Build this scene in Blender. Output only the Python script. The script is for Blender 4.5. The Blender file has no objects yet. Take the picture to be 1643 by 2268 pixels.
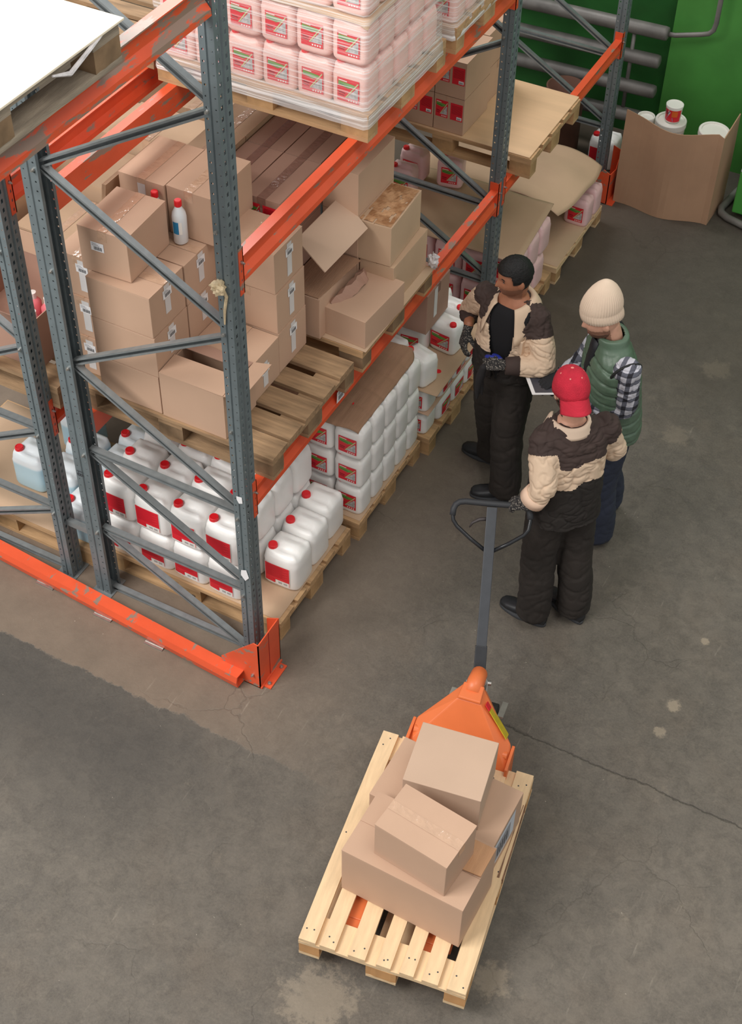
import bpy, bmesh, math, random
import numpy as np
from mathutils import Vector, Matrix, noise
random.seed(7)
SC = bpy.context.scene
COL = SC.collection
PI = math.pi

# ------------------------------------------------------------------ camera
cam_d = bpy.data.cameras.new('camera')
cam = bpy.data.objects.new('camera', cam_d)
COL.objects.link(cam)
CR = Vector((0.88407357, 0.46710667, 0.01500934))
CU = Vector((-0.33605643, 0.61306556, 0.71499419))
CF = Vector((-0.32477685, 0.63715145, -0.69896926))
m = Matrix((CR, CU, -CF)).transposed().to_4x4()
m.translation = Vector((2.75054417, -4.04327144, 6.43621724))
cam.matrix_world = m
cam_d.sensor_fit = 'HORIZONTAL'
cam_d.sensor_width = 36.0
cam_d.lens = 3176.28 * 36.0 / 1643.0
cam_d.shift_y = -150.0 / 1643.0
cam_d.clip_end = 100
SC.camera = cam

# ------------------------------------------------------------------ world, lights, exposure
w = bpy.data.worlds.new('hall')
SC.world = w
w.use_nodes = True
w.node_tree.nodes['Background'].inputs[0].default_value = (1.0, 0.985, 0.96, 1)
w.node_tree.nodes['Background'].inputs[1].default_value = 0.56

def area(name, loc, target, size, sizey, power, col=(1, 1, 1)):
    l = bpy.data.lights.new(name, 'AREA')
    l.shape = 'RECTANGLE'
    l.size = size
    l.size_y = sizey
    l.energy = power
    l.color = col
    o = bpy.data.objects.new(name, l)
    o.location = loc
    o.rotation_euler = (Vector(target) - Vector(loc)).to_track_quat('-Z', 'Y').to_euler()
    COL.objects.link(o)
    return o
area('skylight_window', (-3.0, -5.5, 8.6), (-0.2, 0.8, 0.6), 5.0, 3.5, 960, (1.0, 0.97, 0.93))
area('hall_lamp', (3.5, -1.0, 9.5), (0.8, 0.5, 0), 3.0, 3.0, 180, (1.0, 0.95, 0.88))
area('far_window', (-3.4, 5.2, 7.6), (-0.3, 0.6, 1.5), 2.6, 1.8, 260, (1.0, 0.98, 0.96))
vs = SC.view_settings
vs.view_transform = 'Standard'
vs.look = 'None'
vs.gamma = 1.0
vs.use_curve_mapping = False
vs.exposure = 0.1

# ------------------------------------------------------------------ helpers
def lin(c):
    out = []
    for v in c:
        v = v / 255.0
        out.append(v / 12.92 if v <= 0.04045 else ((v + 0.055) / 1.055) ** 2.4)
    return (out[0], out[1], out[2], 1.0)

MATS = {}
def mat(name, col, rough=0.6, metal=0.0, var=0.0, scale=8.0, bump=0.0, bscale=60.0, col2=None, stretch=None, detail=4.0, spec=0.5, trans=0.0):
    if name in MATS:
        return MATS[name]
    mt = bpy.data.materials.new(name)
    mt.use_nodes = True
    nt = mt.node_tree
    N, L = nt.nodes, nt.links
    b = N['Principled BSDF']
    b.inputs['Roughness'].default_value = rough
    b.inputs['Metallic'].default_value = metal
    b.inputs['Specular IOR Level'].default_value = spec
    b.inputs['Base Color'].default_value = lin(col)
    tc = None
    if var > 0 or bump > 0 or col2:
        tc = N.new('ShaderNodeTexCoord')
        mp = N.new('ShaderNodeMapping')
        L.new(tc.outputs['Object'], mp.inputs[0])
        if stretch:
            mp.inputs['Scale'].default_value = stretch
    if var > 0 or col2:
        n = N.new('ShaderNodeTexNoise')
        n.inputs['Scale'].default_value = scale
        n.inputs['Detail'].default_value = detail
        L.new(mp.outputs[0], n.inputs['Vector'])
        r = N.new('ShaderNodeValToRGB')
        c1 = lin(col)
        if col2:
            r.color_ramp.elements[0].position = 0.42
            r.color_ramp.elements[1].position = 0.62
            r.color_ramp.elements[0].color = c1
            r.color_ramp.elements[1].color = lin(col2)
        else:
            r.color_ramp.elements[0].position = 0.3
            r.color_ramp.elements[1].position = 0.7
            r.color_ramp.elements[0].color = tuple(v * (1 - var) for v in c1[:3]) + (1,)
            r.color_ramp.elements[1].color = tuple(min(1, v * (1 + var)) for v in c1[:3]) + (1,)
        L.new(n.outputs['Fac'], r.inputs[0])
        L.new(r.outputs[0], b.inputs['Base Color'])
    if bump > 0:
        n2 = N.new('ShaderNodeTexNoise')
        n2.inputs['Scale'].default_value = bscale
        n2.inputs['Detail'].default_value = 3
        L.new(mp.outputs[0], n2.inputs['Vector'])
        bp = N.new('ShaderNodeBump')
        bp.inputs['Strength'].default_value = bump
        bp.inputs['Distance'].default_value = 0.01
        L.new(n2.outputs['Fac'], bp.inputs['Height'])
        L.new(bp.outputs[0], b.inputs['Normal'])
    MATS[name] = mt
    return mt

class MB:
    def __init__(s):
        s.v, s.f, s.m = [], [], []
    def add(s, vs, fs, mi=0):
        o = len(s.v)
        s.v += [tuple(p) for p in vs]
        for f in fs:
            s.f.append(tuple(i + o for i in f))
            s.m.append(mi)
        return s
    def hexa(s, p, mi=0):       # 8 points: bottom 4 ccw, top 4 ccw
        return s.add(p, [(3, 2, 1, 0), (4, 5, 6, 7), (0, 1, 5, 4), (1, 2, 6, 5), (2, 3, 7, 6), (3, 0, 4, 7)], mi)
    def box(s, a, b, mi=0):
        (x0, y0, z0), (x1, y1, z1) = a, b
        return s.hexa([(x0, y0, z0), (x1, y0, z0), (x1, y1, z0), (x0, y1, z0), (x0, y0, z1), (x1, y0, z1), (x1, y1, z1), (x0, y1, z1)], mi)
    def quad(s, p, mi=0):
        return s.add(p, [tuple(range(len(p)))], mi)
    def bar(s, a, b, w, h, up=(0, 0, 1), mi=0):   # rectangular bar from a to b
        a, b = Vector(a), Vector(b)
        d = (b - a).normalized()
        x = d.cross(Vector(up))
        if x.length < 1e-4:
            x = d.cross(Vector((0, 1, 0)))
        x.normalize()
        y = x.cross(d)
        p = []
        for c in (a, b):
            p += [c - x * w / 2 - y * h / 2, c + x * w / 2 - y * h / 2, c + x * w / 2 + y * h / 2, c - x * w / 2 + y * h / 2]
        return s.hexa(p, mi)
    def prism(s, prof, a, b, X, Y, mi=0):   # closed 2D profile swept from a to b
        a, b, X, Y = Vector(a), Vector(b), Vector(X), Vector(Y)
        n = len(prof)
        p = [a + X * u + Y * v for u, v in prof] + [b + X * u + Y * v for u, v in prof]
        f = [(i, (i + 1) % n, n + (i + 1) % n, n + i) for i in range(n)]
        f += [tuple(range(n - 1, -1, -1)), tuple(range(n, 2 * n))]
        return s.add(p, f, mi)
    def tube(s, pts, rad, n=12, mi=0, cap=True):
        pts = [Vector(p) for p in pts]
        if not isinstance(rad, (list, tuple)):
            rad = [rad] * len(pts)
        ref = None
        rings = []
        for i, p in enumerate(pts):
            d = (pts[min(i + 1, len(pts) - 1)] - pts[max(i - 1, 0)]).normalized()
            if ref is None:
                ref = d.orthogonal().normalized()
            x = (ref - d * ref.dot(d)).normalized()
            ref = x
            y = d.cross(x)
            rings.append([p + (x * math.cos(2 * PI * k / n) + y * math.sin(2 * PI * k / n)) * rad[i] for k in range(n)])
        vs = [q for r in rings for q in r]
        fs = []
        for i in range(len(rings) - 1):
            for k in range(n):
                fs.append((i * n + k, i * n + (k + 1) % n, (i + 1) * n + (k + 1) % n, (i + 1) * n + k))
        if cap:
            fs.append(tuple(range(n - 1, -1, -1)))
            fs.append(tuple((len(rings) - 1) * n + k for k in range(n)))
        return s.add(vs, fs, mi)
    def rings(s, rings, mi=0, cap=True, closed=True):
        n = len(rings[0])
        vs = [q for r in rings for q in r]
        fs = []
        for i in range(len(rings) - 1):
            for k in range(n if closed else n - 1):
                fs.append((i * n + k, i * n + (k + 1) % n, (i + 1) * n + (k + 1) % n, (i + 1) * n + k))
        if cap:
            fs.append(tuple(range(n - 1, -1, -1)))
            fs.append(tuple((len(rings) - 1) * n + k for k in range(n)))
        return s.add(vs, fs, mi)
    def lathe(s, prof, c=(0, 0, 0), n=24, mi=0):
        c = Vector(c)
        return s.rings([[c + Vector((r * math.cos(2 * PI * k / n), r * math.sin(2 * PI * k / n), z)) for k in range(n)] for r, z in prof], mi)
    def mesh(s, name):
        me = bpy.data.meshes.new(name)
        me.from_pydata([tuple(v) for v in s.v], [], s.f)
        me.polygons.foreach_set('material_index', s.m)
        me.update()
        return me

def put(name, me, mats=None, parent=None, smooth=False, loc=None, bevel=0.0, solid=0.0, sol_off=-1):
    if isinstance(me, MB):
        me = me.mesh(name)
    o = bpy.data.objects.new(name, me)
    if mats is not None and not len(me.materials):
        for q in (mats if isinstance(mats, (list, tuple)) else [mats]):
            me.materials.append(q)
    if smooth:
        me.polygons.foreach_set('use_smooth', [True] * len(me.polygons))
    COL.objects.link(o)
    if parent:
        o.parent = parent
    if loc:
        o.location = loc
    if solid:
        md = o.modifiers.new('s', 'SOLIDIFY')
        md.thickness = solid
        md.offset = sol_off
    if bevel:
        md = o.modifiers.new('b', 'BEVEL')
        md.width = bevel
        md.segments = 2
        md.limit_method = 'ANGLE'
    return o

def tag(o, label, cat, group=None):
    o['label'] = label
    o['category'] = cat
    if group:
        o['group'] = group
    return o
def root(name, label, cat, loc=(0, 0, 0), rz=0.0, group=None):
    o = bpy.data.objects.new(name, None)
    o.empty_display_size = 0.1
    COL.objects.link(o)
    o.location = loc
    o.rotation_euler = (0, 0, rz)
    return tag(o, label, cat, group)
def kids(o):
    return [c for c in KID.get(o.name, [])]
KID = {}
def reg(r, parts):
    KID[r.name] = parts
    return r
def dup(r, loc, rz, label, group=None):
    o = r.copy()
    COL.objects.link(o)
    o.location = loc
    o.rotation_euler = (0, 0, rz)
    o['label'] = label
    if group:
        o['group'] = group
    ks = []
    for ch in KID.get(r.name, []):
        c = ch.copy()
        COL.objects.link(c)
        c.parent = o
        ks.append(c)
        for g in KID.get(ch.name, []):
            d = g.copy()
            COL.objects.link(d)
            d.parent = c
    KID[o.name] = ks
    return o
def struct(o):
    o['kind'] = 'structure'
    return o

# ------------------------------------------------------------------ materials
M_grey = mat('grey_paint', (108, 119, 123), 0.38, 0.12, 0.10, 14, 0.05, 120)
M_greyd = mat('brace_steel', (138, 144, 146), 0.34, 0.35, 0.12, 20)
M_dark = mat('dark_hole', (20, 22, 22), 0.8)
def orange_mat(nm='orange_paint', p0=.59, p1=.625):
    mt = mat(nm, (222, 88, 52), 0.40, 0, 0.08, 6, 0.03, 90)
    nt = mt.node_tree
    N, L = nt.nodes, nt.links
    b = N['Principled BSDF']
    src = b.inputs['Base Color'].links[0].from_socket
    n = N.new('ShaderNodeTexNoise')
    n.inputs['Scale'].default_value = 9
    n.inputs['Detail'].default_value = 8
    n.inputs['Roughness'].default_value = 0.62
    tc = N.new('ShaderNodeTexCoord')
    mp = N.new('ShaderNodeMapping')
    mp.inputs['Scale'].default_value = (1.6, 0.5, 2.2)
    L.new(tc.outputs['Object'], mp.inputs[0])
    L.new(mp.outputs[0], n.inputs['Vector'])
    r = N.new('ShaderNodeValToRGB')
    r.color_ramp.elements[0].position = p0
    r.color_ramp.elements[1].position = p1
    L.new(n.outputs['Fac'], r.inputs[0])
    mx = N.new('ShaderNodeMix')
    mx.data_type = 'RGBA'
    L.new(r.outputs[0], mx.inputs[0])
    L.new(src, mx.inputs[6])
    mx.inputs[7].default_value = lin((146, 122, 108))
    L.new(mx.outputs[2], b.inputs['Base Color'])
    return mt
M_or = orange_mat()
M_orw = orange_mat('worn_orange_paint', .50, .54)
M_orj = mat('jack_orange', (226, 118, 66), 0.4, 0, 0.06, 5, 0.03, 60)
M_metal = mat('bare_steel', (176, 174, 170), 0.35, 0.8, 0.1, 30)
M_wnew = mat('pale_pine', (226, 196, 156), 0.7, 0, 0.10, 5, 0.12, 30, stretch=(9, 1.2, 9))
M_wnewx = mat('pale_pine_x', (222, 190, 150), 0.7, 0, 0.12, 5, 0.12, 30, stretch=(1.2, 9, 9))
M_wold = mat('weathered_wood', (150, 122, 92), 0.8, 0, 0.30, 4, 0.25, 26, stretch=(1.2, 11, 9))
M_wmid = mat('used_pallet_wood', (186, 150, 110), 0.8, 0, 0.20, 4, 0.2, 26, stretch=(1.2, 11, 9))
M_blk = mat('pallet_block', (176, 140, 98), 0.85, 0, 0.25, 10, 0.2, 40)
M_blko = mat('pallet_block_old', (128, 104, 78), 0.85, 0, 0.3, 10, 0.2, 40)
M_card = mat('cardboard', (192, 159, 135), 0.85, 0, 0.05, 2.5, 0.04, 150)
M_cardb = mat('cardboard_pinkish', (194, 166, 144), 0.85, 0, 0.05, 2.5, 0.04, 150)
M_cardd = mat('cardboard_brown', (166, 131, 114), 0.85, 0, 0.07, 3, 0.04, 150)
M_cardp = mat('cardboard_sheet', (194, 164, 136), 0.85, 0, 0.06, 3, 0.05, 120)
M_cardc = mat('corrugated_inner', (166, 130, 104), 0.9, 0, 0.10, 3, 0.5, 30, stretch=(14, 0.4, 14))
M_edge = mat('cardboard_edge', (120, 86, 60), 0.9)
M_tape = mat('clear_tape', (196, 162, 136), 0.14, 0, 0.06, 30, 0.6, 30, spec=0.9)
M_taped = mat('dark_tape', (138, 104, 92), 0.2, 0, 0.10, 30, 0.4, 30, spec=0.8)
M_tapew = mat('white_tape', (214, 212, 212), 0.4, 0, 0.04, 10)
M_paper = mat('paper', (236, 236, 238), 0.6)
M_ink = mat('ink', (58, 60, 66), 0.7)
M_inkm = mat('ink_grey', (150, 150, 156), 0.7)
M_red = mat('red_cap', (226, 30, 40), 0.38)
M_redl = mat('red_label', (222, 36, 52), 0.45)
M_redd = mat('red_label_print', (150, 16, 30), 0.5)
M_green = mat('green_print', (106, 160, 72), 0.5)
M_greyp = mat('photo_print', (178, 180, 180), 0.5, 0, 0.35, 60)
M_white = mat('white_print', (238, 236, 230), 0.5)
def plastic(name, col, col2=None):
    mt = mat(name, col, 0.34, 0, 0.03, 6, spec=0.45)
    b = mt.node_tree.nodes['Principled BSDF']
    b.inputs['Subsurface Weight'].default_value = 0.25
    b.inputs['Subsurface Radius'].default_value = (0.02, 0.018, 0.016)
    b.inputs['Subsurface Scale'].default_value = 0.6
    if col2:
        N, L = mt.node_tree.nodes, mt.node_tree.links
        tc = N.new('ShaderNodeTexCoord')
        sp = N.new('ShaderNodeSeparateXYZ')
        L.new(tc.outputs['Object'], sp.inputs[0])
        r = N.new('ShaderNodeValToRGB')
        r.color_ramp.elements[0].position = 0.185
        r.color_ramp.elements[1].position = 0.205
        r.color_ramp.elements[0].color = lin(col2)
        r.color_ramp.elements[1].color = lin(col)
        L.new(sp.outputs[2], r.inputs[0])
        L.new(r.outputs[0], b.inputs['Base Color'])
    return mt
M_jugw = plastic('milky_plastic', (243, 242, 240))
M_jugb = plastic('milky_plastic_blue', (230, 238, 243), (186, 218, 232))
M_jugp = plastic('milky_plastic_pink', (244, 204, 196))
M_jugq = plastic('milky_plastic_rose', (236, 198, 198))
# ------------------------------------------------------------------ floor and wall
def floor_mat():
    mt = bpy.data.materials.new('concrete_floor')
    mt.use_nodes = True
    nt = mt.node_tree
    N, L = nt.nodes, nt.links
    b = N['Principled BSDF']
    b.inputs['Roughness'].default_value = 0.62
    b.inputs['Specular IOR Level'].default_value = 0.35
    tc = N.new('ShaderNodeTexCoord')
    P = tc.outputs['Object']
    def nz(scale, det=5, rough=0.6, st=None, dist=0.0):
        n = N.new('ShaderNodeTexNoise')
        n.inputs['Scale'].default_value = scale
        n.inputs['Detail'].default_value = det
        n.inputs['Roughness'].default_value = rough
        n.inputs['Distortion'].default_value = dist
        if st:
            mp = N.new('ShaderNodeMapping')
            mp.inputs['Scale'].default_value = st[:3]
            if len(st) > 3:
                mp.inputs['Rotation'].default_value = (0, 0, st[3])
            L.new(P, mp.inputs[0])
            L.new(mp.outputs[0], n.inputs['Vector'])
        else:
            L.new(P, n.inputs['Vector'])
        return n.outputs['Fac']
    def ramp(f, a, c, p0=0.35, p1=0.65):
        r = N.new('ShaderNodeValToRGB')
        r.color_ramp.elements[0].position = p0
        r.color_ramp.elements[1].position = p1
        r.color_ramp.elements[0].color = a
        r.color_ramp.elements[1].color = c
        L.new(f, r.inputs[0])
        return r.outputs[0]
    def mix(f, a, c, mode='MIX'):
        m_ = N.new('ShaderNodeMix')
        m_.data_type = 'RGBA'
        m_.blend_type = mode
        for i, v in ((0, f), (6, a), (7, c)):
            if isinstance(v, (int, float, tuple)):
                m_.inputs[i].default_value = v
            else:
                L.new(v, m_.inputs[i])
        return m_.outputs[2]
    def math_(op, a, c=None, cl=False):
        m_ = N.new('ShaderNodeMath')
        m_.operation = op
        m_.use_clamp = cl
        for i, v in ((0, a), (1, c)):
            if v is None:
                continue
            if isinstance(v, (int, float)):
                m_.inputs[i].default_value = v
            else:
                L.new(v, m_.inputs[i])
        return m_.outputs[0]
    W1, B1 = (1, 1, 1, 1), (0, 0, 0, 1)
    sep = N.new('ShaderNodeSeparateXYZ')
    L.new(P, sep.inputs[0])
    X, Y = sep.outputs[0], sep.outputs[1]
    base = mix(ramp(nz(0.55, 6, 0.62), B1, W1, 0.3, 0.7), lin((84, 80, 75)), lin((113, 106, 97)))
    base = mix(math_('MULTIPLY', ramp(nz(5, 9, 0.75), B1, W1, 0.42, 0.62), 0.4), base, lin((70, 67, 64)))
    base = mix(math_('MULTIPLY', ramp(nz(1.6, 4, 0.6), B1, W1, 0.5, 0.72), 0.35), base, lin((106, 92, 78)))
    base = mix(math_('MULTIPLY', ramp(nz(9, 8, 0.8, None, 0.6), B1, W1, 0.46, 0.60), 0.42), base, lin((64, 60, 56)))
    base = mix(math_('MULTIPLY', ramp(nz(14, 8, 0.85, None, 0.3), B1, W1, 0.50, 0.64), 0.30), base, lin((128, 120, 108)))
    fine = nz(85, 4, 0.85)
    base = mix(math_('MULTIPLY', ramp(fine, B1, W1, 0.35, 0.7), 0.34), base, lin((132, 124, 112)))
    # slab joint along y = -0.5, lighter dusty slab beyond it under the rack end, darker slab this side
    wob = math_('MULTIPLY', math_('ADD', math_('SUBTRACT', nz(2.0, 9, 0.75), 0.5), math_('MULTIPLY', math_('SUBTRACT', nz(12, 4, 0.7), 0.5), 0.35)), 0.17)
    yj = math_('ADD', math_('ADD', Y, wob), 0.52)
    beyond = ramp(yj, B1, W1, 0.0, 0.012)
    leftw = math_('SUBTRACT', 1.0, math_('MULTIPLY', math_('ADD', X, 0.25), 0.9, True), True)
    slab = math_('MULTIPLY', beyond, leftw)
    base = mix(math_('MULTIPLY', slab, 0.85), base, mix(ramp(nz(3, 6, 0.7), B1, W1, 0.3, 0.7), lin((112, 98, 85)), lin((130, 114, 99))))
    near = math_('MULTIPLY', math_('SUBTRACT', 1.0, ramp(math_('ABSOLUTE', math_('ADD', yj, 0.28)), B1, W1, 0.1, 0.75)), leftw)
    near = math_('MULTIPLY', near, math_('SUBTRACT', 1.0, beyond))
    base = mix(math_('MULTIPLY', near, 0.62), base, lin((60, 58, 56)))
    # pale worn / scuffed patches
    sc = math_('MULTIPLY', ramp(nz(2.3, 10, 0.72, (1.0, 1.0, 1)), B1, W1, 0.60, 0.68), ramp(nz(0.7, 2), B1, W1, 0.45, 0.62))
    base = mix(math_('MULTIPLY', sc, 0.45), base, lin((150, 138, 122)))
    sp = ramp(nz(38, 3, 0.6), B1, W1, 0.73, 0.76)
    base = mix(math_('MULTIPLY', sp, 0.6), base, lin((196, 186, 170)))
    st = math_('MULTIPLY', ramp(nz(5, 3, 0.5, (9.0, 0.9, 1, -0.5), 0.2), B1, W1, 0.66, 0.76), ramp(nz(1.1, 2), B1, W1, 0.5, 0.6))
    base = mix(math_('MULTIPLY', st, 0.25), base, lin((186, 176, 160)))
    for sx_, sy_, sr_, sa_ in ((1.25, -1.52, .42, .38), (1.92, -1.06, .22, .4), (2.15, .82, .10, .6), (2.14, .62, .09, .5), (2.16, 1.32, .07, .6), (1.46, 2.85, .22, .2), (1.49, 3.6, .25, .3)):
        vm_ = N.new('ShaderNodeVectorMath')
        vm_.operation = 'DISTANCE'
        L.new(P, vm_.inputs[0])
        vm_.inputs[1].default_value = (sx_, sy_, 0)
        fo = math_('SUBTRACT', 1.0, math_('DIVIDE', vm_.outputs['Value'], sr_), True)
        mk_ = ramp(math_('ADD', math_('MULTIPLY', fo, .45), math_('MULTIPLY', nz(16, 9, .8), .62)), B1, W1, 0.56, 0.64)
        base = mix(math_('MULTIPLY', math_('MULTIPLY', mk_, sa_), ramp(fo, B1, W1, 0.0, 0.1)), base, lin((168, 154, 134)))
    # cracks: voronoi edges limited by noise, and one long crack at y about 0.27 for x above 1.3
    dist = N.new('ShaderNodeVectorMath')
    dist.operation = 'ADD'
    nv = N.new('ShaderNodeTexNoise')
    nv.inputs['Scale'].default_value = 3.0
    nv.inputs['Detail'].default_value = 6
    L.new(P, nv.inputs['Vector'])
    sc_ = N.new('ShaderNodeVectorMath')
    sc_.operation = 'SCALE'
    sc_.inputs['Scale'].default_value = 0.35
    L.new(nv.outputs['Color'], sc_.inputs[0])
    L.new(P, dist.inputs[0])
    L.new(sc_.outputs[0], dist.inputs[1])
    vo = N.new('ShaderNodeTexVoronoi')
    vo.feature = 'DISTANCE_TO_EDGE'
    vo.inputs['Scale'].default_value = 1.25
    L.new(dist.outputs[0], vo.inputs['Vector'])
    cr = math_('MULTIPLY', math_('SUBTRACT', 1.0, ramp(vo.outputs['Distance'], B1, W1, 0.0, 0.006)), ramp(nz(1.2, 3), B1, W1, 0.48, 0.6))
    cy = math_('ADD', math_('SUBTRACT', Y, 0.27), math_('MULTIPLY', math_('SUBTRACT', nz(3.5, 8, 0.7), 0.5), 0.11))
    c2 = math_('MULTIPLY', math_('SUBTRACT', 1.0, ramp(math_('ABSOLUTE', cy), B1, W1, 0.001, 0.007)), math_('MULTIPLY', math_('SUBTRACT', X, 1.3), 8.0, True))
    crk = math_('MAXIMUM', math_('MULTIPLY', cr, 0.35), c2)
    base = mix(math_('MULTIPLY', crk, 0.7), base, lin((58, 54, 50)))
    # shade of the far aisle, painted into the floor colour
    far = ramp(math_('ADD', math_('MULTIPLY', Y, 0.25), math_('MULTIPLY', math_('SUBTRACT', nz(0.9, 4), 0.5), 0.5)), B1, W1, 0.72, 0.95)
    base = mix(math_('MULTIPLY', far, 0.55), base, lin((66, 60, 53)))
    L.new(base, b.inputs['Base Color'])
    bp = N.new('ShaderNodeBump')
    bp.inputs['Strength'].default_value = 0.45
    bp.inputs['Distance'].default_value = 0.012
    h = math_('SUBTRACT', math_('ADD', math_('MULTIPLY', nz(22, 6, 0.7), 0.5), math_('MULTIPLY', slab, 0.5)), crk)
    L.new(h, bp.inputs['Height'])
    L.new(bp.outputs[0], b.inputs['Normal'])
    return mt
fm = MB()
fm.box((-9, -9, -0.08), (9, 8, 0))
struct(put('floor', fm, floor_mat()))
M_wall = mat('green_wall', (74, 140, 64), 0.42, 0, 0.18, 2.2, 0.05, 12)
M_wallg = mat('green_wall_dark', (34, 92, 38), 0.5, 0, 0.25, 2.5, 0.05, 12)  # darker green for the set-back wall section behind the pipes
wb = MB()
wb.box((0.16, 5.98, 0), (9, 6.3, 4.2))
wb.box((-9, 6.14, 0), (0.16, 6.3, 4.2), 1)
struct(put('wall_back', wb, [M_wall, M_wallg]))

# ------------------------------------------------------------------ racking
def perf(p0, S, T, width, cols, z0, z1, pitch, hw, hh, n=4, zoff=0.0):
    """sheet from p0 along S (0..width) and up T with rows of holes at the given columns; returns MB"""
    mb = MB()
    p0, S, T = Vector(p0), Vector(S), Vector(T)
    P = lambda s, t: p0 + S * s + T * t
    xs = [0]
    for c in cols:
        xs += [c - hw / 2 - 0.003, c + hw / 2 + 0.003]
    xs.append(width)
    k = 0
    z = z0
    rows = int((z1 - z0) / pitch)
    for i in range(0, len(xs) - 1):
        a, b_ = xs[i], xs[i + 1]
        if i % 2 == 0:
            mb.quad([P(a, z0), P(b_, z0), P(b_, z1), P(a, z1)])
        else:
            c = (a + b_) / 2
            for r in range(rows):
                t0, t1 = z0 + r * pitch, z0 + (r + 1) * pitch
                tc = (t0 + t1) / 2 + zoff * (i // 2)
                if n == 4:
                    hole = [(c - hw / 2, tc - hh / 2), (c + hw / 2, tc - hh / 2 * 0.7), (c + hw / 2, tc + hh / 2), (c - hw / 2, tc + hh / 2 * 0.7)]
                    out = [(a, t0), (b_, t0), (b_, t1), (a, t1)]
                    for q in range(4):
                        mb.quad([P(*out[q]), P(*out[(q + 1) % 4]), P(*hole[(q + 1) % 4]), P(*hole[q])])
                else:
                    hole = [(c + hw / 2 * math.cos(PI / 4 * j + PI * 1.25), tc + hh / 2 * math.sin(PI / 4 * j + PI * 1.25)) for j in range(8)]
                    out = [(a, t0), (c, t0), (b_, t0), (b_, tc), (b_, t1), (c, t1), (a, t1), (a, tc)]
                    for q in range(8):
                        mb.quad([P(*out[q]), P(*out[(q + 1) % 8]), P(*hole[(q + 1) % 8]), P(*hole[q])])
            tl = z0 + rows * pitch
            if tl < z1 - 1e-4:
                mb.quad([P(a, tl), P(b_, tl), P(b_, z1), P(a, z1)])
    return mb
UPM = {}
def upright_mesh(depth):
    """web (slotted) at x=0 facing +X, 0.1 along Y, two flanges back to x=-depth; local coordinates"""
    if depth in UPM:
        return UPM[depth]
    H = 4.35
    mb = MB()
    def join(q):
        mb.add(q.v, q.f)
    # web with a recessed middle groove
    join(perf((0, 0.0, 0), (0, 1, 0), (0, 0, 1), 0.040, [0.024], 0, H, 0.05, 0.013, 0.028))
    join(perf((0, 0.060, 0), (0, 1, 0), (0, 0, 1), 0.040, [0.016], 0, H, 0.05, 0.013, 0.028))
    mb.quad([(0, 0.040, 0), (-0.008, 0.045, 0), (-0.008, 0.045, H), (0, 0.040, H)])
    mb.quad([(-0.008, 0.045, 0), (-0.008, 0.055, 0), (-0.008, 0.055, H), (-0.008, 0.045, H)])
    mb.quad([(-0.008, 0.055, 0), (0, 0.060, 0), (0, 0.060, H), (-0.008, 0.055, H)])
    d1 = depth * 0.45
    for y, sgn in ((0.0, 1), (0.1, -1)):
        join(perf((-depth, y, 0), (1, 0, 0), (0, 0, 1), depth * 0.42, [depth * 0.20], 0, H, 0.05, 0.011, 0.011, 8))
        join(perf((-depth * 0.42, y, 0), (1, 0, 0), (0, 0, 1), depth * 0.42, [depth * 0.24], 0, H, 0.05, 0.008, 0.008, 8))
        y2 = y + sgn * 0.006
        mb.quad([(-depth * 0.58, y, 0), (-depth * 0.54, y2, 0), (-depth * 0.54, y2, H), (-depth * 0.58, y, H)])
        mb.quad([(-depth * 0.54, y2, 0), (-depth * 0.46, y2, 0), (-depth * 0.46, y2, H), (-depth * 0.54, y2, H)])
        mb.quad([(-depth * 0.46, y2, 0), (-depth * 0.42, y, 0), (-depth * 0.42, y, H), (-depth * 0.46, y2, H)])
        mb.quad([(-depth, y, 0), (-depth, y + sgn * 0.018, 0), (-depth, y + sgn * 0.018, H), (-depth, y, H)])
    me = mb.mesh('upright')
    bm = bmesh.new()
    bm.from_mesh(me)
    bmesh.ops.remove_doubles(bm, verts=bm.verts, dist=0.0002)
    bmesh.ops.recalc_face_normals(bm, faces=bm.faces)
    bm.to_mesh(me)
    bm.free()
    me.materials.append(M_grey)
    UPM[depth] = me
    return me
def upright(parent, x, y, depth=0.07, flip=False):
    o = put('upright', upright_mesh(depth), None, parent)
    o.location = (x, y, 0)
    md = o.modifiers.new('s', 'SOLIDIFY')
    md.thickness = 0.0025
    if flip:
        o.rotation_euler = (0, 0, PI)
        o.location = (x, y + 0.1, 0)
    fp = MB()
    s = -1 if flip else 1
    fp.box((min(0, -s * 0.09) - 0.02 + x, y - 0.03, 0.0), (max(0, -s * 0.09) + 0.02 + x, y + 0.13, 0.006))
    put('foot_plate', fp, M_greyd, parent)
    return o
def brace(parent, a, b_, y):
    """cold-rolled C brace lying in plane y"""
    (xa, za), (xb, zb) = a, b_
    A, B = Vector((xa, y, za)), Vector((xb, y, zb))
    d = (B - A).normalized()
    n = Vector((0, -1, 0))
    u = d.cross(n)
    if u.z < 0:
        u = -u
    pr = [(-.018, -.016), (.018, -.016), (.018, .016), (.008, .016), (.008, .012), (.014, .012), (.014, -.010), (-.014, -.010), (-.014, .012), (-.008, .012), (-.008, .016), (-.018, .016)]
    mb = MB()
    mb.prism(pr, A, B, u, n)
    return put('brace', mb, M_greyd, parent)
def bolt(parent, p, n=(0, -1, 0), r=0.009):
    mb = MB()
    p, n = Vector(p), Vector(n)
    mb.tube([p, p + n * 0.010], r, 6)
    mb.tube([p + n * 0.010, p + n * 0.018], r * 0.6, 8)
    return put('bolt', mb, M_metal, parent)
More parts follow.
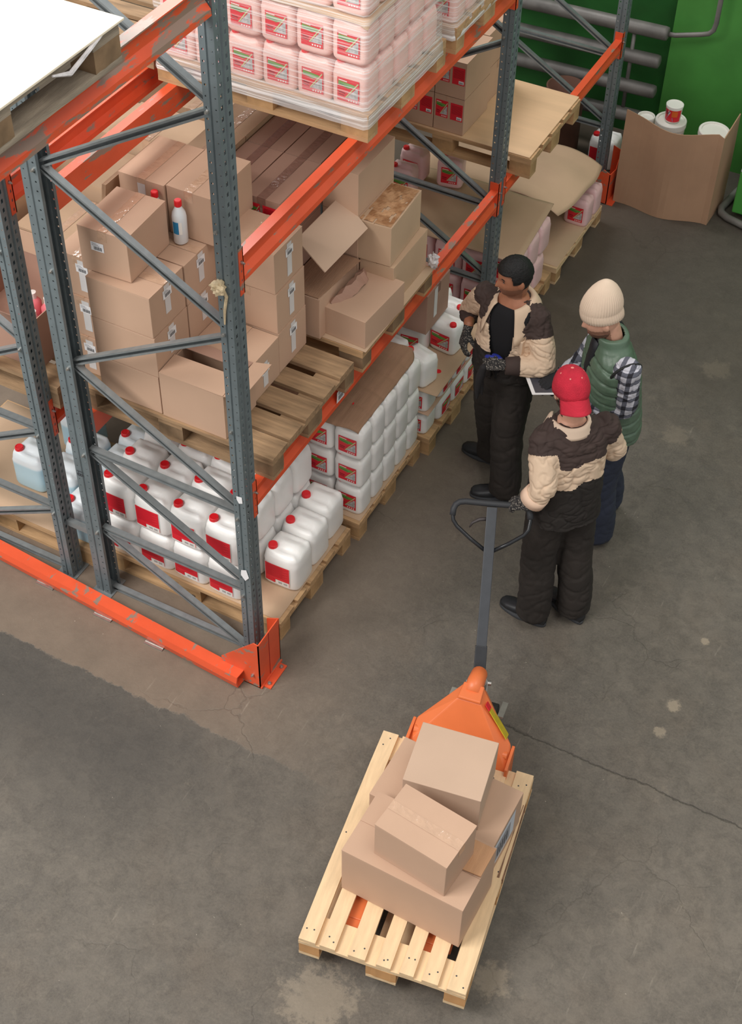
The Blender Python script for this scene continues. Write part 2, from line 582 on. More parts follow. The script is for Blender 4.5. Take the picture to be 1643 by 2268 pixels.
def beam(parent, x, y0, y1, ztop, h, out=1, name='beam', m_=None, ends=(True, True)):
    """open C beam along Y; outer lips towards out*X"""
    k = h / 0.138
    pr = [(-.05, 0), (0, 0), (0, -.006 * k), (-.026, -.020 * k), (-.026, -.082 * k), (-.002, -.112 * k), (0, -.138 * k), (-.05, -.138 * k)]
    pr = [(u * 1.0, v) for u, v in pr]
    mb = MB()
    mb.prism(pr, (x, y0 + 0.004, ztop), (x, y1 - 0.004, ztop), (out, 0, 0), (0, 0, 1))
    m_ = m_ or M_or
    o = put(name, mb, m_, parent)
    cs = []
    for (y, s), en in zip(((y0, 1), (y1, -1)), ends):
        if not en:
            continue
        c = MB()
        # leg against the upright's slotted face, with slots left open, and end plate
        xf = x + out * 0.003
        zt, zb_ = ztop + 0.055, ztop - h - 0.055
        ya, yb = sorted((y - s * 0.030, y + s * 0.006))
        q = perf((xf, ya, 0), (0, 1, 0), (0, 0, 1), yb - ya, [(yb - ya) / 2], zb_, zt, 0.05, 0.010, 0.020)
        c.add(q.v, q.f)
        xa, xb = sorted((xf, xf - out * 0.062))
        c.box((xa, min(y, y + s * 0.006), zb_), (xb, max(y, y + s * 0.006), zt))
        cn = put('connector', c, M_or, o)
        cn.modifiers.new('s', 'SOLIDIFY').thickness = 0.003
        cs.append(cn)
        b_ = bolt(o, (xf, (ya + yb) / 2, ztop - 0.02), (out, 0, 0), 0.007)
    return o

ZN = [0.53, 1.13, 1.735, 2.32, 2.89, 3.46, 4.0]
def frame_braces(parent, xf, xr, y, flipx=False):
    """zigzag between the front post (xf) and the rear post (xr)"""
    F, R_ = xf, xr
    L_ = [((R_, 0.02), (F, 0.02)), ((R_, .53), (F, .525)), ((R_, 1.135), (F, 1.12)),
          ((R_, .515), (F, -.0 + .01)), ((R_, 1.12), (F, .575)), ((R_, 1.715), (F, 1.155)),
          ((R_, 1.745), (F, 2.28)), ((R_, 2.88), (F, 2.335)), ((R_, 2.90), (F, 3.44)), ((R_, 4.03), (F, 3.47))]
    for i, (a, b_) in enumerate(L_):
        brace(parent, a, b_, y + (0.0 if i % 2 else 0.004))
r1 = root('pallet_rack', 'grey and orange pallet rack of two bays along the open aisle, nearest the workers', 'rack')
xr = -0.975
for y in (0.0, 3.045, 5.233):
    upright(r1, 0.0, y)
    upright(r1, -1.07, y, 0.095, True)
    frame_braces(r1, -0.06, -0.985, y + 0.05)
    for z in (0.53, 1.13, 1.735, 2.335, 2.89, 3.46):
        bolt(r1, (-0.052, y + 0.0, z))
        bolt(r1, (-0.995, y + 0.0, z))
Y1a, Y1b = 0.1, 3.045
beam(r1, 0.0, Y1a, Y1b, 1.288, 0.138)
beam(r1, 0.0, Y1a, Y1b, 2.711, 0.138)
beam(r1, -1.07, Y1a, Y1b, 1.288, 0.138, -1)
beam(r1, -1.07, Y1a, Y1b, 2.711, 0.138, -1)
beam(r1, 0.0, 3.145, 5.233, 1.288, 0.095)
beam(r1, -1.07, 3.145, 5.233, 1.288, 0.095, -1)
beam(r1, 0.0, 3.145, 5.233, 2.711, 0.095)
beam(r1, -1.07, 3.145, 5.233, 2.711, 0.095, -1)
tb = beam(r1, 0.0, -3.2, 0.0, 4.015, 0.138, m_=M_orw, ends=(True, False))
beam(r1, -1.07, -3.2, 0.0, 4.015, 0.138, -1)
for x, dp, fl in ((0.0, 0.07, False), (-1.07, 0.095, True)):
    upright(r1, x, -3.3, dp, fl)
r2 = root('pallet_rack', 'second grey and orange pallet rack, back to back behind the first, at the left', 'rack')
for y in (0.0, 3.045):
    upright(r2, -1.24, y)
    upright(r2, -2.31, y, 0.095, True)
    frame_braces(r2, -2.225, -1.30, y + 0.05)
    for z in (0.53, 1.13, 1.735, 2.335):
        bolt(r2, (-1.292, y + 0.0, z))
for z in (1.288, 2.711):
    beam(r2, -1.24, Y1a, Y1b, z, 0.138)
    beam(r2, -2.31, Y1a, Y1b, z, 0.138, -1)
sp_ = MB()
sp_.box((-1.24, 0.035, 0.425), (-1.07, 0.065, 0.465))
put('row_spacer', sp_, M_greyd, r2)

# marks on the posts
def text_mesh(s, size, ext=0.0004):
    cu = bpy.data.curves.new('t', 'FONT')
    cu.body = s
    cu.size = size
    cu.extrude = ext
    o = bpy.data.objects.new('t', cu)
    COL.objects.link(o)
    bpy.context.view_layer.update()
    me = bpy.data.meshes.new_from_object(o.evaluated_get(bpy.context.evaluated_depsgraph_get()))
    bpy.data.objects.remove(o)
    return me
t = put('marker_writing', text_mesh('18', 0.05), M_ink, r1)
t.location = (-1.06, -0.003, 1.0)
t.rotation_euler = (PI / 2, PI / 2, 0)
stk = MB()
stk.quad([(-0.052, -0.004, 0.74), (-0.02, -0.004, 0.755), (-0.006, -0.004, 0.70), (-0.03, -0.004, 0.665), (-0.055, -0.004, 0.70)])
put('sticker', stk, M_paper, r1)
stk = MB()
stk.quad([(-0.048, -0.004, 1.30), (-0.016, -0.004, 1.305), (-0.014, -0.004, 1.262), (-0.035, -0.004, 1.252), (-0.047, -0.004, 1.275)])
put('sticker', stk, M_paper, r1)
stk = MB()
Z0, Ys = 1.225, 0.93
stk.quad([(0.003, Ys, Z0 - .04), (0.003, Ys + .085, Z0 - .045), (0.003, Ys + .09, Z0 + .04), (0.003, Ys + .005, Z0 + .035)])
for i in range(12):
    yy = Ys + 0.02 + i * 0.0045
    stk.quad([(0.0036, yy, Z0 - .03), (0.0036, yy + .0022, Z0 - .03), (0.0036, yy + .0022, Z0 + .0), (0.0036, yy, Z0 + .0)], 1)
for i in range(3):
    stk.quad([(0.0036, Ys + .02, Z0 + .008 + i * .008), (0.0036, Ys + .07, Z0 + .008 + i * .008), (0.0036, Ys + .07, Z0 + .0115 + i * .008), (0.0036, Ys + .02, Z0 + .0115 + i * .008)], 1)
put('location_sticker', stk, [M_paper, M_ink], r1)
# wad of old tape on the near post
def blob(name, c, r, matl, parent, amp=0.4, sub=3, sq=(1, 1, 1), sc=30):
    bm = bmesh.new()
    bmesh.ops.create_icosphere(bm, subdivisions=sub, radius=1)
    for v in bm.verts:
        d = noise.noise(v.co * 2.3 + Vector(c) * 7) * amp + noise.noise(v.co * 6 + Vector(c) * 9) * amp * 0.5
        v.co = Vector((v.co.x * sq[0], v.co.y * sq[1], v.co.z * sq[2])) * r * (1 + d) + Vector(c)
    me = bpy.data.meshes.new(name)
    bm.to_mesh(me)
    bm.free()
    return put(name, me, matl, parent)
M_oldtape = mat('old_tape', (204, 184, 150), 0.35, 0, 0.2, 20, 0.4, 60)
blob('tape_wad', (-0.05, -0.02, 2.61), 0.032, M_oldtape, r1, 0.6)
tp = MB()
tp.tube([(-0.03, -0.02, 2.62), (-0.02, -0.008, 2.56), (-0.035, -0.006, 2.48), (-0.04, -0.006, 2.40)], [0.006, 0.008, 0.007, 0.004], 6)
put('tape_tail', tp, M_oldtape, r1)

# ------------------------------------------------------------------ end-of-row guard: rail and column guards
def column_guard(parent, x, y, s=1):
    mb = MB()
    t_ = 0.006
    # plan: front panel along -Y face, side panel along +X face; sloped tops
    fy, sx = y - 0.153, x + 0.123
    L0, L1 = x - 0.12, sx
    def slab(pts, off):
        p = [Vector(q) for q in pts]
        o_ = Vector(off)
        n = len(p)
        v = p + [q + o_ for q in p]
        f = [tuple(range(n)), tuple(range(2 * n - 1, n - 1, -1))] + [(i, n + i, n + (i + 1) % n, (i + 1) % n) for i in range(n)]
        mb.add(v, f)
    slab([(L0, fy, 0.0), (L1, fy, 0.0), (L1, fy, 0.372), (L1 - .03, fy, 0.378), (L0, fy, 0.14)], (0, t_, 0))
    yb = y + 0.065
    slab([(sx, fy, 0.0), (sx, yb, 0.0), (sx, yb, 0.30), (sx, yb - .012, 0.372), (sx, fy, 0.372)], (-t_, 0, 0))
    slab([(sx - .075, yb, 0.0), (sx, yb, 0.0), (sx, yb, 0.372), (sx - .075, yb, 0.33)], (0, -t_, 0))
    mb.box((sx, fy + 0.02, 0), (sx + 0.052, yb - 0.02, 0.008))
    mb.box((L0 + .02, fy, 0), (sx, yb, 0.006))
    mb.bar((sx + .004, fy, 0.006), (sx + .004, yb, 0.006), 0.012, 0.014)
    g = put('column_guard', mb, M_or, parent)
    sm = MB()
    sm.box((sx, y - 0.05, 0.01), (sx + 0.0015, y - 0.046, 0.37))
    put('seam', sm, M_redd, g)
    for yy in (fy + 0.045, yb - 0.045):
        bolt(g, (sx + 0.03, yy, 0.008), (0, 0, 1), 0.011)
    return g
gr = root('guard_rail', 'orange steel guard rail along the floor at the rack ends with corner post guard', 'guard rail', (0, 0, 0))
column_guard(gr, 0, 0)
rl = MB()
rot = 0.055
A_, B_ = Vector((0.02, -0.152, 0.058)), Vector((-2.6, 0.03, 0.058))
pr = [(-.034, .042), (.034, .042), (.034, .034), (-.024, .034), (-.034, .004), (-.024, -.040), (.034, -.040), (.034, -.047), (-.034, -.047), (-.044, 0.0)]
d_ = (B_ - A_).normalized()
n_ = Vector((-d_.y, d_.x, 0))
if n_.y < 0:
    n_ = -n_
rl.prism(pr, A_ - n_ * 0.03, B_ - n_ * 0.03, n_, (0, 0, 1))
put('rail', rl, M_or, gr)
for px, py in ((-0.55, -0.155), (-0.92, -0.125), (-1.35, -0.09)):
    k_ = MB()
    k_.box((px - .06, py - .045, 0), (px + .06, py + .0, 0.008))
    k_.box((px - .06, py - .03, 0), (px + .06, py - .024, 0.012))
    put('anchor_plate', k_, M_metal, gr)
bolt(gr, (0.08, -0.153, 0.10))
gE = root('post_guard', 'red orange steel post guard at the far rack end beside the cardboard bin', 'post guard')
gd = MB()
def slab2(mb, pts, off):
    p = [Vector(q) for q in pts]
    n = len(p)
    v = p + [q + Vector(off) for q in p]
    mb.add(v, [tuple(range(n)), tuple(range(2 * n - 1, n - 1, -1))] + [(i, n + i, n + (i + 1) % n, (i + 1) % n) for i in range(n)])
slab2(gd, [(0.115, 5.06, 0), (0.115, 5.33, 0), (0.115, 5.33, 0.33), (0.115, 5.23, 0.30), (0.115, 5.2, 0.24), (0.115, 5.06, 0.27)], (-.006, 0, 0))
slab2(gd, [(-.08, 5.06, 0), (0.115, 5.06, 0), (0.115, 5.06, 0.27), (.06, 5.06, 0.30), (-.08, 5.06, 0.12)], (0, .006, 0))
slab2(gd, [(0.03, 5.33, 0), (0.115, 5.33, 0), (0.115, 5.33, 0.33), (0.03, 5.33, 0.36)], (0, -.006, 0))
gd.box((-.06, 5.06, 0), (.165, 5.33, 0.006))
put('guard_plate', gd, M_or, gE)
# ------------------------------------------------------------------ pallets
BOARD = {}
def board_mesh(key, sx, sy, sz, chips=0.004):
    k = (key, round(sx, 3), round(sy, 3), round(sz, 3))
    if k in BOARD:
        return BOARD[k]
    mb = MB()
    x, y, z = sx / 2, sy / 2, sz
    c = chips
    n = 6
    long_x = sx >= sy
    rng = random.Random(hash(k) % 9999 if False else int(sx * 1000 + sy * 77))
    rings = []
    for i in range(n + 1):
        tt = -1 + 2 * i / n
        if long_x:
            e = rng.uniform(-c, c) * .5
            rings.append([(x * tt, -y + e, 0), (x * tt, y + e, 0), (x * tt, y + e, z), (x * tt, -y + e, z)])
        else:
            e = rng.uniform(-c, c) * .5
            rings.append([(x + e, y * tt, 0), (-x + e, y * tt, 0), (-x + e, y * tt, z), (x + e, y * tt, z)])
    rings = [r[::-1] for r in rings]
    mb.rings(rings)
    me = mb.mesh(key)
    BOARD[k] = me
    return me
def pallet(label, x0, x1, y0, y1, z0, wood, block, alongx=True, boards=5, rz=0.0, group=None, name='wooden_pallet', edges=None, bottom=True):
    """pallet with its deck boards along X (alongx) or Y; origin at its centre on z0; 0.144 high"""
    cx, cy = (x0 + x1) / 2, (y0 + y1) / 2
    W, D = x1 - x0, y1 - y0
    r = root(name, label, 'pallet', (cx, cy, z0), rz, group)
    Lg, Wd = (W, D) if alongx else (D, W)
    def B(nm, l, wd, h, lo, wo, zo, m_, seed=0):
        # l along length, wd across
        if alongx:
            o = put(nm, board_mesh(nm + m_.name, l, wd, h).copy() if False else board_mesh(nm + m_.name, l, wd, h), None, r)
            o.location = (lo, wo, zo)
        else:
            o = put(nm, board_mesh(nm + m_.name, wd, l, h), None, r)
            o.location = (wo, lo, zo)
        if not len(o.data.materials):
            o.data.materials.append(m_)
        return o
    if edges is None:
        if boards == 5:
            ws = [.145, .10, .145, .10, .145]
        elif boards == 7:
            ws = [.098] * 7
        else:
            ws = [0.11] * boards
        s_ = Wd / 0.8
        ws = [q * s_ for q in ws]
        gap = (Wd - sum(ws)) / (len(ws) - 1)
        edges, p = [], 0
        for q in ws:
            edges.append((p, p + q))
            p += q + gap
    for a, b_ in edges:
        B('deck_board', Lg, b_ - a, 0.022, 0, (a + b_) / 2 - Wd / 2, 0.122, wood)
    for lo in (-Lg / 2 + .0725, 0, Lg / 2 - .0725):
        o = B('cross_board', .145, Wd, 0.022, lo, 0, 0.100, wood)
        for wo in (-Wd / 2 + .05, 0, Wd / 2 - .05):
            B('block', .145, .1 if wo else .145, 0.078, lo, wo, 0.022, block)
    for wo, bw in ((-Wd / 2 + .05, .1), (0, .145), (Wd / 2 - .05, .1)):
        B('bottom_board', Lg, bw, 0.022, 0, wo, 0.0, wood)
    return r

# ------------------------------------------------------------------ stickers on a face: o origin, u right, v up, n normal
def sticker(parent, o, u, v, n, kind='tape', name='label', w_=0.045, h_=0.17):
    o, u, v, n = Vector(o), Vector(u).normalized(), Vector(v).normalized(), Vector(n).normalized()
    mb = MB()
    lay = [0.0]
    def Q(a, b_, c, d, mi, l=1):
        k = n * (0.0008 * l)
        mb.quad([o + u * a + v * b_ + k, o + u * c + v * b_ + k, o + u * c + v * d + k, o + u * a + v * d + k], mi)
    def code(x, y, s=1.0):
        Q(x, y, x + .072 * s, y + .05 * s, 0, 2)
        for i in range(3):
            Q(x + .006 * s, y + (.030 + i * .006) * s, x + (.05 - i * .008) * s, y + (.0325 + i * .006) * s, 2, 3)
        xx = x + .016 * s
        for i in range(9):
            ww = (0.0018 + 0.0022 * ((i * 7) % 3) / 2) * s
            Q(xx, y + .006 * s, xx + ww, y + .026 * s, 1, 3)
            xx += ww + .0022 * s
    mats = [M_paper, M_ink, M_inkm, M_tapew]
    if kind == 'tape':
        Q(-w_ / 2, -h_, w_ / 2, 0, 3)
        code(-.036, -.075)
    elif kind == 'strip':
        Q(-w_ / 2, -h_, w_ / 2, 0, 3)
    elif kind == 'code':
        code(-.036, -.025)
    elif kind == 'red':
        mats = [M_paper, M_ink, M_inkm, M_redl, M_redd]
        Q(0, 0, .085, .12, 3)
        for i in range(9):
            Q(.008, .045 + i * .007, .078, .0475 + i * .007, 4, 2)
        Q(.045, .008, .08, .03, 0, 2)
        for i in range(5):
            Q(.05 + i * .005, .011, .0525 + i * .005, .022, 1, 3)
    elif kind == 'picture':
        return picture(parent, o, u, v, n, .085, .12)
    return put(name, mb, mats, parent)
def picture(parent, o, u, v, n, W, H, curve=0.0):
    """printed front label: red frame, green band, photo area cut by a pale diagonal, row of pale dots"""
    mb = MB()
    def P(a, b_, l):
        return o + u * a * W + v * b_ * H + n * (0.0006 * l - curve * (2 * a - 1) ** 2)
    def poly(pts, mi, l):
        mb.quad([P(a, b_, l) for a, b_ in pts], mi)
    nx = 5
    for i in range(nx):
        a, c = i / nx, (i + 1) / nx
        poly([(a, 0), (c, 0), (c, 1), (a, 1)], 0, 1)
    poly([(.05, .68), (.52, .60), (.80, .72), (.80, .80), (.05, .86)], 1, 2)
    poly([(.42, .18), (.95, .18), (.95, .66), (.90, .70)], 2, 2)
    poly([(.36, .18), (.42, .18), (.97, .88), (.94, .92)], 3, 3)
    poly([(.06, .88), (.45, .86), (.45, .90), (.06, .92)], 4, 2)
    for i in range(4):
        x = .50 + i * .115
        poly([(x, .05), (x + .06, .05), (x + .06, .12), (x, .12)], 4, 2)
    poly([(.07, .25), (.33, .22), (.33, .27), (.07, .30)], 5, 2)
    poly([(.07, .35), (.36, .32), (.36, .38), (.07, .41)], 5, 2)
    poly([(.10, .71), (.55, .66), (.55, .70), (.10, .76)], 6, 3)
    return put('label', mb, [M_redl, M_green, M_greyp, mat('pale_green', (190, 206, 150), 0.5), M_white, M_redd, mat('dark_green', (64, 112, 50), 0.5)], parent)

# ------------------------------------------------------------------ cartons
def carton(label, x0, x1, y0, y1, z0, z1, rz=0.0, seam='y', m_=None, tape=True, marks=(), group=None, open_=False, name='cardboard_box', pivot=None, lid=True):
    """marks: (face, a, b, kind) with face in '-y','+x','-x','+y', a,b as fractions across/up; seam = direction of the top seam"""
    m_ = m_ or M_card
    cx, cy = (x0 + x1) / 2, (y0 + y1) / 2
    if pivot:
        # rotate about the given corner
        px, py = pivot
        dx, dy = cx - px, cy - py
        cx, cy = px + dx * math.cos(rz) - dy * math.sin(rz), py + dx * math.sin(rz) + dy * math.cos(rz)
    r = root(name, label, 'box', (cx, cy, z0), rz, group)
    hx, hy, h = (x1 - x0) / 2 - .0015, (y1 - y0) / 2 - .0015, z1 - z0 - .001
    b = MB()
    if open_:
        t_ = 0.005
        b.box((-hx, -hy, 0), (hx, hy, t_))
        b.box((-hx, -hy, t_), (hx, -hy + t_, h))
        b.box((-hx, hy - t_, t_), (hx, hy, h))
        b.box((-hx, -hy + t_, t_), (-hx + t_, hy - t_, h))
        b.box((hx - t_, -hy + t_, t_), (hx, hy - t_, h))
        put('carton_body', b, m_, r)
    else:
        b.box((-hx, -hy, 0), (hx, hy, h - .004))
        put('carton_body', b, m_, r, bevel=.003)
        if lid:
            g = .0016
            sag = .0035
            for s in (-1, 1):
                f = MB()
                if seam == 'y':
                    xa, xb = (s * g, s * hx)
                    f.hexa([(xa, -hy, h - .0045 - .002), (xb, -hy, h - .0045), (xb, hy, h - .0045), (xa, hy, h - .0045 - .002), (xa, -hy, h - sag * .4), (xb, -hy, h), (xb, hy, h), (xa, hy, h - sag * .4)])
                else:
                    ya, yb = (s * g, s * hy)
                    f.hexa([(-hx, ya, h - .0065), (-hx, yb, h - .0045), (hx, yb, h - .0045), (hx, ya, h - .0065), (-hx, ya, h - sag * .4), (-hx, yb, h), (hx, yb, h), (hx, ya, h - sag * .4)])
                put('top_flap', f, m_, r)
        if tape:
            tpm = MB()
            n = 10
            wd = .025
            for i in range(n):
                a, c = -1 + 2 * i / n, -1 + 2 * (i + 1) / n
                z = h + .0008
                if seam == 'y':
                    tpm.quad([(-wd, hy * a, z), (wd, hy * a, z), (wd, hy * c, z), (-wd, hy * c, z)])
                else:
                    tpm.quad([(hx * a, -wd, z), (hx * c, -wd, z), (hx * c, wd, z), (hx * a, wd, z)])
            zz = h * .78
            if seam == 'y':
                tpm.quad([(-wd, -hy - .0008, zz), (wd, -hy - .0008, zz), (wd, -hy - .0008, h), (-wd, -hy - .0008, h)])
            else:
                tpm.quad([(hx + .0008, -wd, zz), (hx + .0008, wd, zz), (hx + .0008, wd, h), (hx + .0008, -wd, h)])
            put('tape', tpm, M_taped if m_ is M_cardd else M_tape, r)
    for mk in marks:
        face, a, c, kind = mk[:4]
        hh = mk[4] if len(mk) > 4 else .17
        if face == '-y':
            sticker(r, ((2 * a - 1) * hx, -hy - .0005, c * h), (1, 0, 0), (0, 0, 1), (0, -1, 0), kind, h_=hh)
        elif face == '+x':
            sticker(r, (hx + .0005, (2 * a - 1) * hy, c * h), (0, 1, 0), (0, 0, 1), (1, 0, 0), kind, h_=hh)
        elif face == 'top':
            sticker(r, ((2 * a - 1) * hx, (2 * c - 1) * hy, h + .0005), (1, 0, 0), (0, 1, 0), (0, 0, 1), kind, h_=hh)
    return r

def sheet(name, label, x0, x1, y0, y1, zf, m_, nx=24, ny=24, th=0.004, cat='sheet', wig=None, rz=0, edge=None):
    mb = MB()
    vs = []
    for j in range(ny + 1):
        for i in range(nx + 1):
            u, v = i / nx, j / ny
            x, y = x0 + (x1 - x0) * u, y0 + (y1 - y0) * v
            if wig:
                x, y = wig(x, y, u, v)
            vs.append((x, y, zf(x, y, u, v)))
    fs = [(j * (nx + 1) + i, j * (nx + 1) + i + 1, (j + 1) * (nx + 1) + i + 1, (j + 1) * (nx + 1) + i) for j in range(ny) for i in range(nx)]
    mb.add(vs, fs)
    o = put(name, mb, m_, None, True, solid=th, sol_off=1)
    tag(o, label, cat)
    return o

# ------------------------------------------------------------------ jugs
JUG = {}
def jug_meshes(key, w_, d, h, plastic_, cap_at=(-.30, -.22), ridge=True):
    if key in JUG:
        return JUG[key]
    def sq(ang, hx, hy, e):
        c, s = math.cos(ang), math.sin(ang)
        return (hx * math.copysign(abs(c) ** e, c), hy * math.copysign(abs(s) ** e, s))
    n = 40
    rings = []
    hx, hy = w_ / 2, d / 2
    cx, cy = cap_at[0] * w_, cap_at[1] * d
    rib = lambda a: 1 - 0.012 * (0.5 + 0.5 * math.cos(a * 20)) if abs(math.sin(2 * a)) > .55 else 1.0
    for z, k, e in ((0.0, .90, .42), (.012, .975, .40), (.025, 1.0, .38), (h * .30, .995, .38), (h * .60, .995, .38), (h * .70, 1.0, .38), (h * .735, .985, .42), (h * .80, .97, .45)):
        rings.append([(*[q * (rib(2 * PI * i / n) if .02 < z < h * .69 else 1) for q in sq(2 * PI * i / n, hx * k, hy * k, e)], z) for i in range(n)])
    def zt(x, y):
        ex, ey = abs(x) / hx, abs(y) / hy
        ed = max(ex, ey)
        z = h * (.80 + .135 * (1 - max(0, (ed - .45) / .55) ** 2))
        # handle ridge along x behind / right of the cap with grooves both sides
        yr = y - .02 * d
        if ridge:
            z += h * .035 * math.exp(-(yr / (.10 * d)) ** 2) * (1 if x > cx + .02 else 0.4)
            z -= h * .055 * (math.exp(-((yr - .24 * d) / (.07 * d)) ** 2) + math.exp(-((yr + .24 * d) / (.07 * d)) ** 2)) * math.exp(-((x - .08 * w_) / (.26 * w_)) ** 2)
        dc = math.hypot(x - cx, y - cy)
        z = z + (h * .93 - z) * max(0, min(1, (0.045 - dc) / 0.02))
        return z
    for k in (.93, .86, .76, .66, .55, .44, .33, .22, .11, .02):
        rings.append([(*sq(2 * PI * i / n, hx * k, hy * k, .45 + (.95 - k) * .5), zt(*sq(2 * PI * i / n, hx * k, hy * k, .45 + (.95 - k) * .5))) for i in range(n)])
    mb = MB()
    mb.rings(rings)
    body = mb.mesh('jug_body')
    body.materials.append(plastic_)
    body.polygons.foreach_set('use_smooth', [True] * len(body.polygons))
    cp = MB()
    z0 = h * .93 - .004
    nn = 36
    rc = .0265 if d > .17 else .021
    def cr(r, z, rb=0):
        return [(cx + (r + (rb if i % 2 else 0)) * math.cos(2 * PI * i / nn), cy + (r + (rb if i % 2 else 0)) * math.sin(2 * PI * i / nn), z) for i in range(nn)]
    cp.rings([cr(rc, z0), cr(rc + .001, z0 + .003), cr(rc, z0 + .004, .001), cr(rc - .001, z0 + .020, .001), cr(rc - .004, z0 + .024), cr(rc * .6, z0 + .0225), cr(.002, z0 + .0225)])
    cap = cp.mesh('jug_cap')
    cap.materials.append(M_red)
    JUG[key] = (body, cap, w_, d, h)
    return JUG[key]
def biglabel(parent, w_, d, h):
    """big red text label with a white barcode corner on the front (-Y)"""
    mb = MB()
    W, H = w_ * .68, h * .53
    x0, z0 = -w_ * .41, h * .11
    def P(a, b_, l):
        x = x0 + a * W
        yy = -d / 2 * 0.998 - 0.0012 * l + (0.010 * (abs(x) / (w_ / 2)) ** 4)
        return (x, yy, z0 + b_ * H)
    def rect(a, b_, c, e, mi, l, nx=1):
        for i in range(nx):
            p, q = a + (c - a) * i / nx, a + (c - a) * (i + 1) / nx
            mb.quad([P(p, b_, l), P(q, b_, l), P(q, e, l), P(p, e, l)], mi)
    rect(-.02, -.03, 1.02, 1.03, 1, 1, 8)
    rect(0, .20, 1, 1, 0, 2, 8)
    rect(0, .02, .42, .20, 0, 2, 4)
    rect(.985, .0, 1.0, 1, 0, 2)
    for i in range(14):
        rect(.05, .34 + i * .045, .93 - .1 * ((i * 5) % 3), .352 + i * .045, 2, 3, 6)
    for i in range(4):
        rect(.30 + .05 * i, .02, .36 + .05 * i, .20 - .04 * i, 0, 3) if i < 2 else None
    for k in (.55, .76):
        for i in range(6):
            rect(k + i * .026, .04, k + i * .026 + .012, .14, 3, 3)
    return put('label', mb, [M_redl, M_white, mat('red_text', (176, 18, 36), 0.5), M_inkm], parent)
JROOT = {}
def jug(kind, label, x, y, z, rz=0.0, group=None, lab=True):
    """x,y = centre of the base"""
    spec = dict(W10=('jw10', .228, .208, .285, M_jugw), B10=('jb10', .228, .208, .285, M_jugb), P5=('jp5', .186, .152, .229, M_jugp), W5=('jw5', .188, .153, .2285, M_jugw),
                W4=('jw4', .19, .155, .186, M_jugw), Q10=('jq10', .20, .19, .262, M_jugq), Q5=('jq5', .186, .152, .24, M_jugq))[kind]
    key = (kind, lab)
    if key in JROOT:
        return dup(JROOT[key], (x, y, z), rz, label, group)
    body, cap, w_, d, h = jug_meshes(*spec)
    r = root('plastic_jug', label, 'jug', (x, y, z), rz, group)
    ps = [put('jug_body', body, None, r), put('jug_cap', cap, None, r)]
    if lab:
        if kind == 'W10':
            ps.append(biglabel(r, w_, d, h))
        elif kind != 'B10':
            ps.append(picture(r, Vector((-w_ * .30, -d / 2 - .0014, h * .16)), Vector((1, 0, 0)), Vector((0, 0, 1)), Vector((0, -1, 0)), w_ * .62, h * .52, 0.0006))
    reg(r, ps)
    JROOT[key] = r
    return r
ORD = ['first', 'second', 'third', 'fourth', 'fifth', 'sixth', 'seventh']
# ------------------------------------------------------------------ ground-level pallets of the first rack
LOWP = 'wooden pallets under the rack'
pallet('wooden pallet on the floor by the near corner post, holding the big white jugs', -1.15, 0.055, 0.185, 1.0, 0, M_wmid, M_blk)
pallet('wooden pallet on the floor under the three-high block of small white jugs', -1.13, 0.085, 1.055, 1.87, 0, M_wmid, M_blk)
pallet('wooden pallet on the floor behind the first worker, under two layers of white jugs', -1.09, 0.13, 1.905, 2.705, 0, M_wmid, M_blk)
pallet('wooden pallet on the floor just past the middle post, under pink jugs', -1.08, 0.135, 3.18, 3.88, 0, M_wmid, M_blk)
pallet('farthest wooden pallet on the floor, beside the orange post guard', -1.07, 0.155, 3.93, 4.83, 0, M_wnewx, M_blk)
pallet('wooden pallet on the floor under the blue-filled jugs at the left edge', -2.42, -1.19, 0.13, 0.93, 0, M_wmid, M_blk)
cp = put('stencil', text_mesh('CP', 0.045), M_ink)
cp.parent = bpy.data.objects['wooden_pallet']
cp.location = (-0.02, -0.409, 0.036)
cp.rotation_euler = (PI / 2, 0, 0)
flat = lambda z, amp=0.002, f=9: (lambda x, y, u, v: z + amp * noise.noise(Vector((x * f, y * f, z))))
sheet('cardboard_sheet', 'flat cardboard sheet under the big white jugs on the nearest floor pallet', -1.14, 0.03, 0.20, 1.0, flat(.1445, .0005), M_cardp, 8, 8, .003)
sheet('cardboard_sheet', 'flat cardboard sheet under the three-high small white jugs', -1.12, 0.075, 1.08, 1.86, flat(.1445, .0005), M_cardp, 8, 8, .003)
sheet('cardboard_sheet', 'cardboard sheet on the farthest floor pallet, under the two pink jugs', -1.05, 0.15, 3.95, 4.82, flat(.1445, .0005), M_cardp, 8, 8, .003)
sheet('cardboard_sheet', 'cardboard sheet under the blue-filled jugs at the left edge', -2.41, -1.42, 0.14, 0.92, flat(.1445, .0005), M_cardp, 8, 8, .003)

# big white jugs
colx = [-1.012, -0.782, -0.553, -0.323]
rowy = [.312, .522, .732, .936]
cn = ['far left', 'second from left', 'third from left', 'fourth from left']
G10 = 'big white jugs on the nearest floor pallet'
for k, zb in ((0, .148), (1, .437)):
    for j, y in enumerate(rowy):
        for i, x in enumerate(colx):
            if k == 0 and j > 0 and i < 3:
                continue
            lay = 'top' if k else 'bottom'
            jug('W10', 'big white jug, %s layer, %s row from the front, %s column' % (lay, ORD[j], cn[i]),
                x + random.uniform(-.004, .004), y + random.uniform(-.003, .003), zb, random.uniform(-.02, .02), G10)
for j, (x, y) in enumerate(((-.083, .515), (-.092, .725), (-.112, .94))):
    jug('W10', 'big white jug standing single high along the aisle edge, %s' % ['nearest of the three', 'middle of the three', 'farthest of the three'][j], x, y, .148, (0.03, -.02, 0.0)[j], G10)
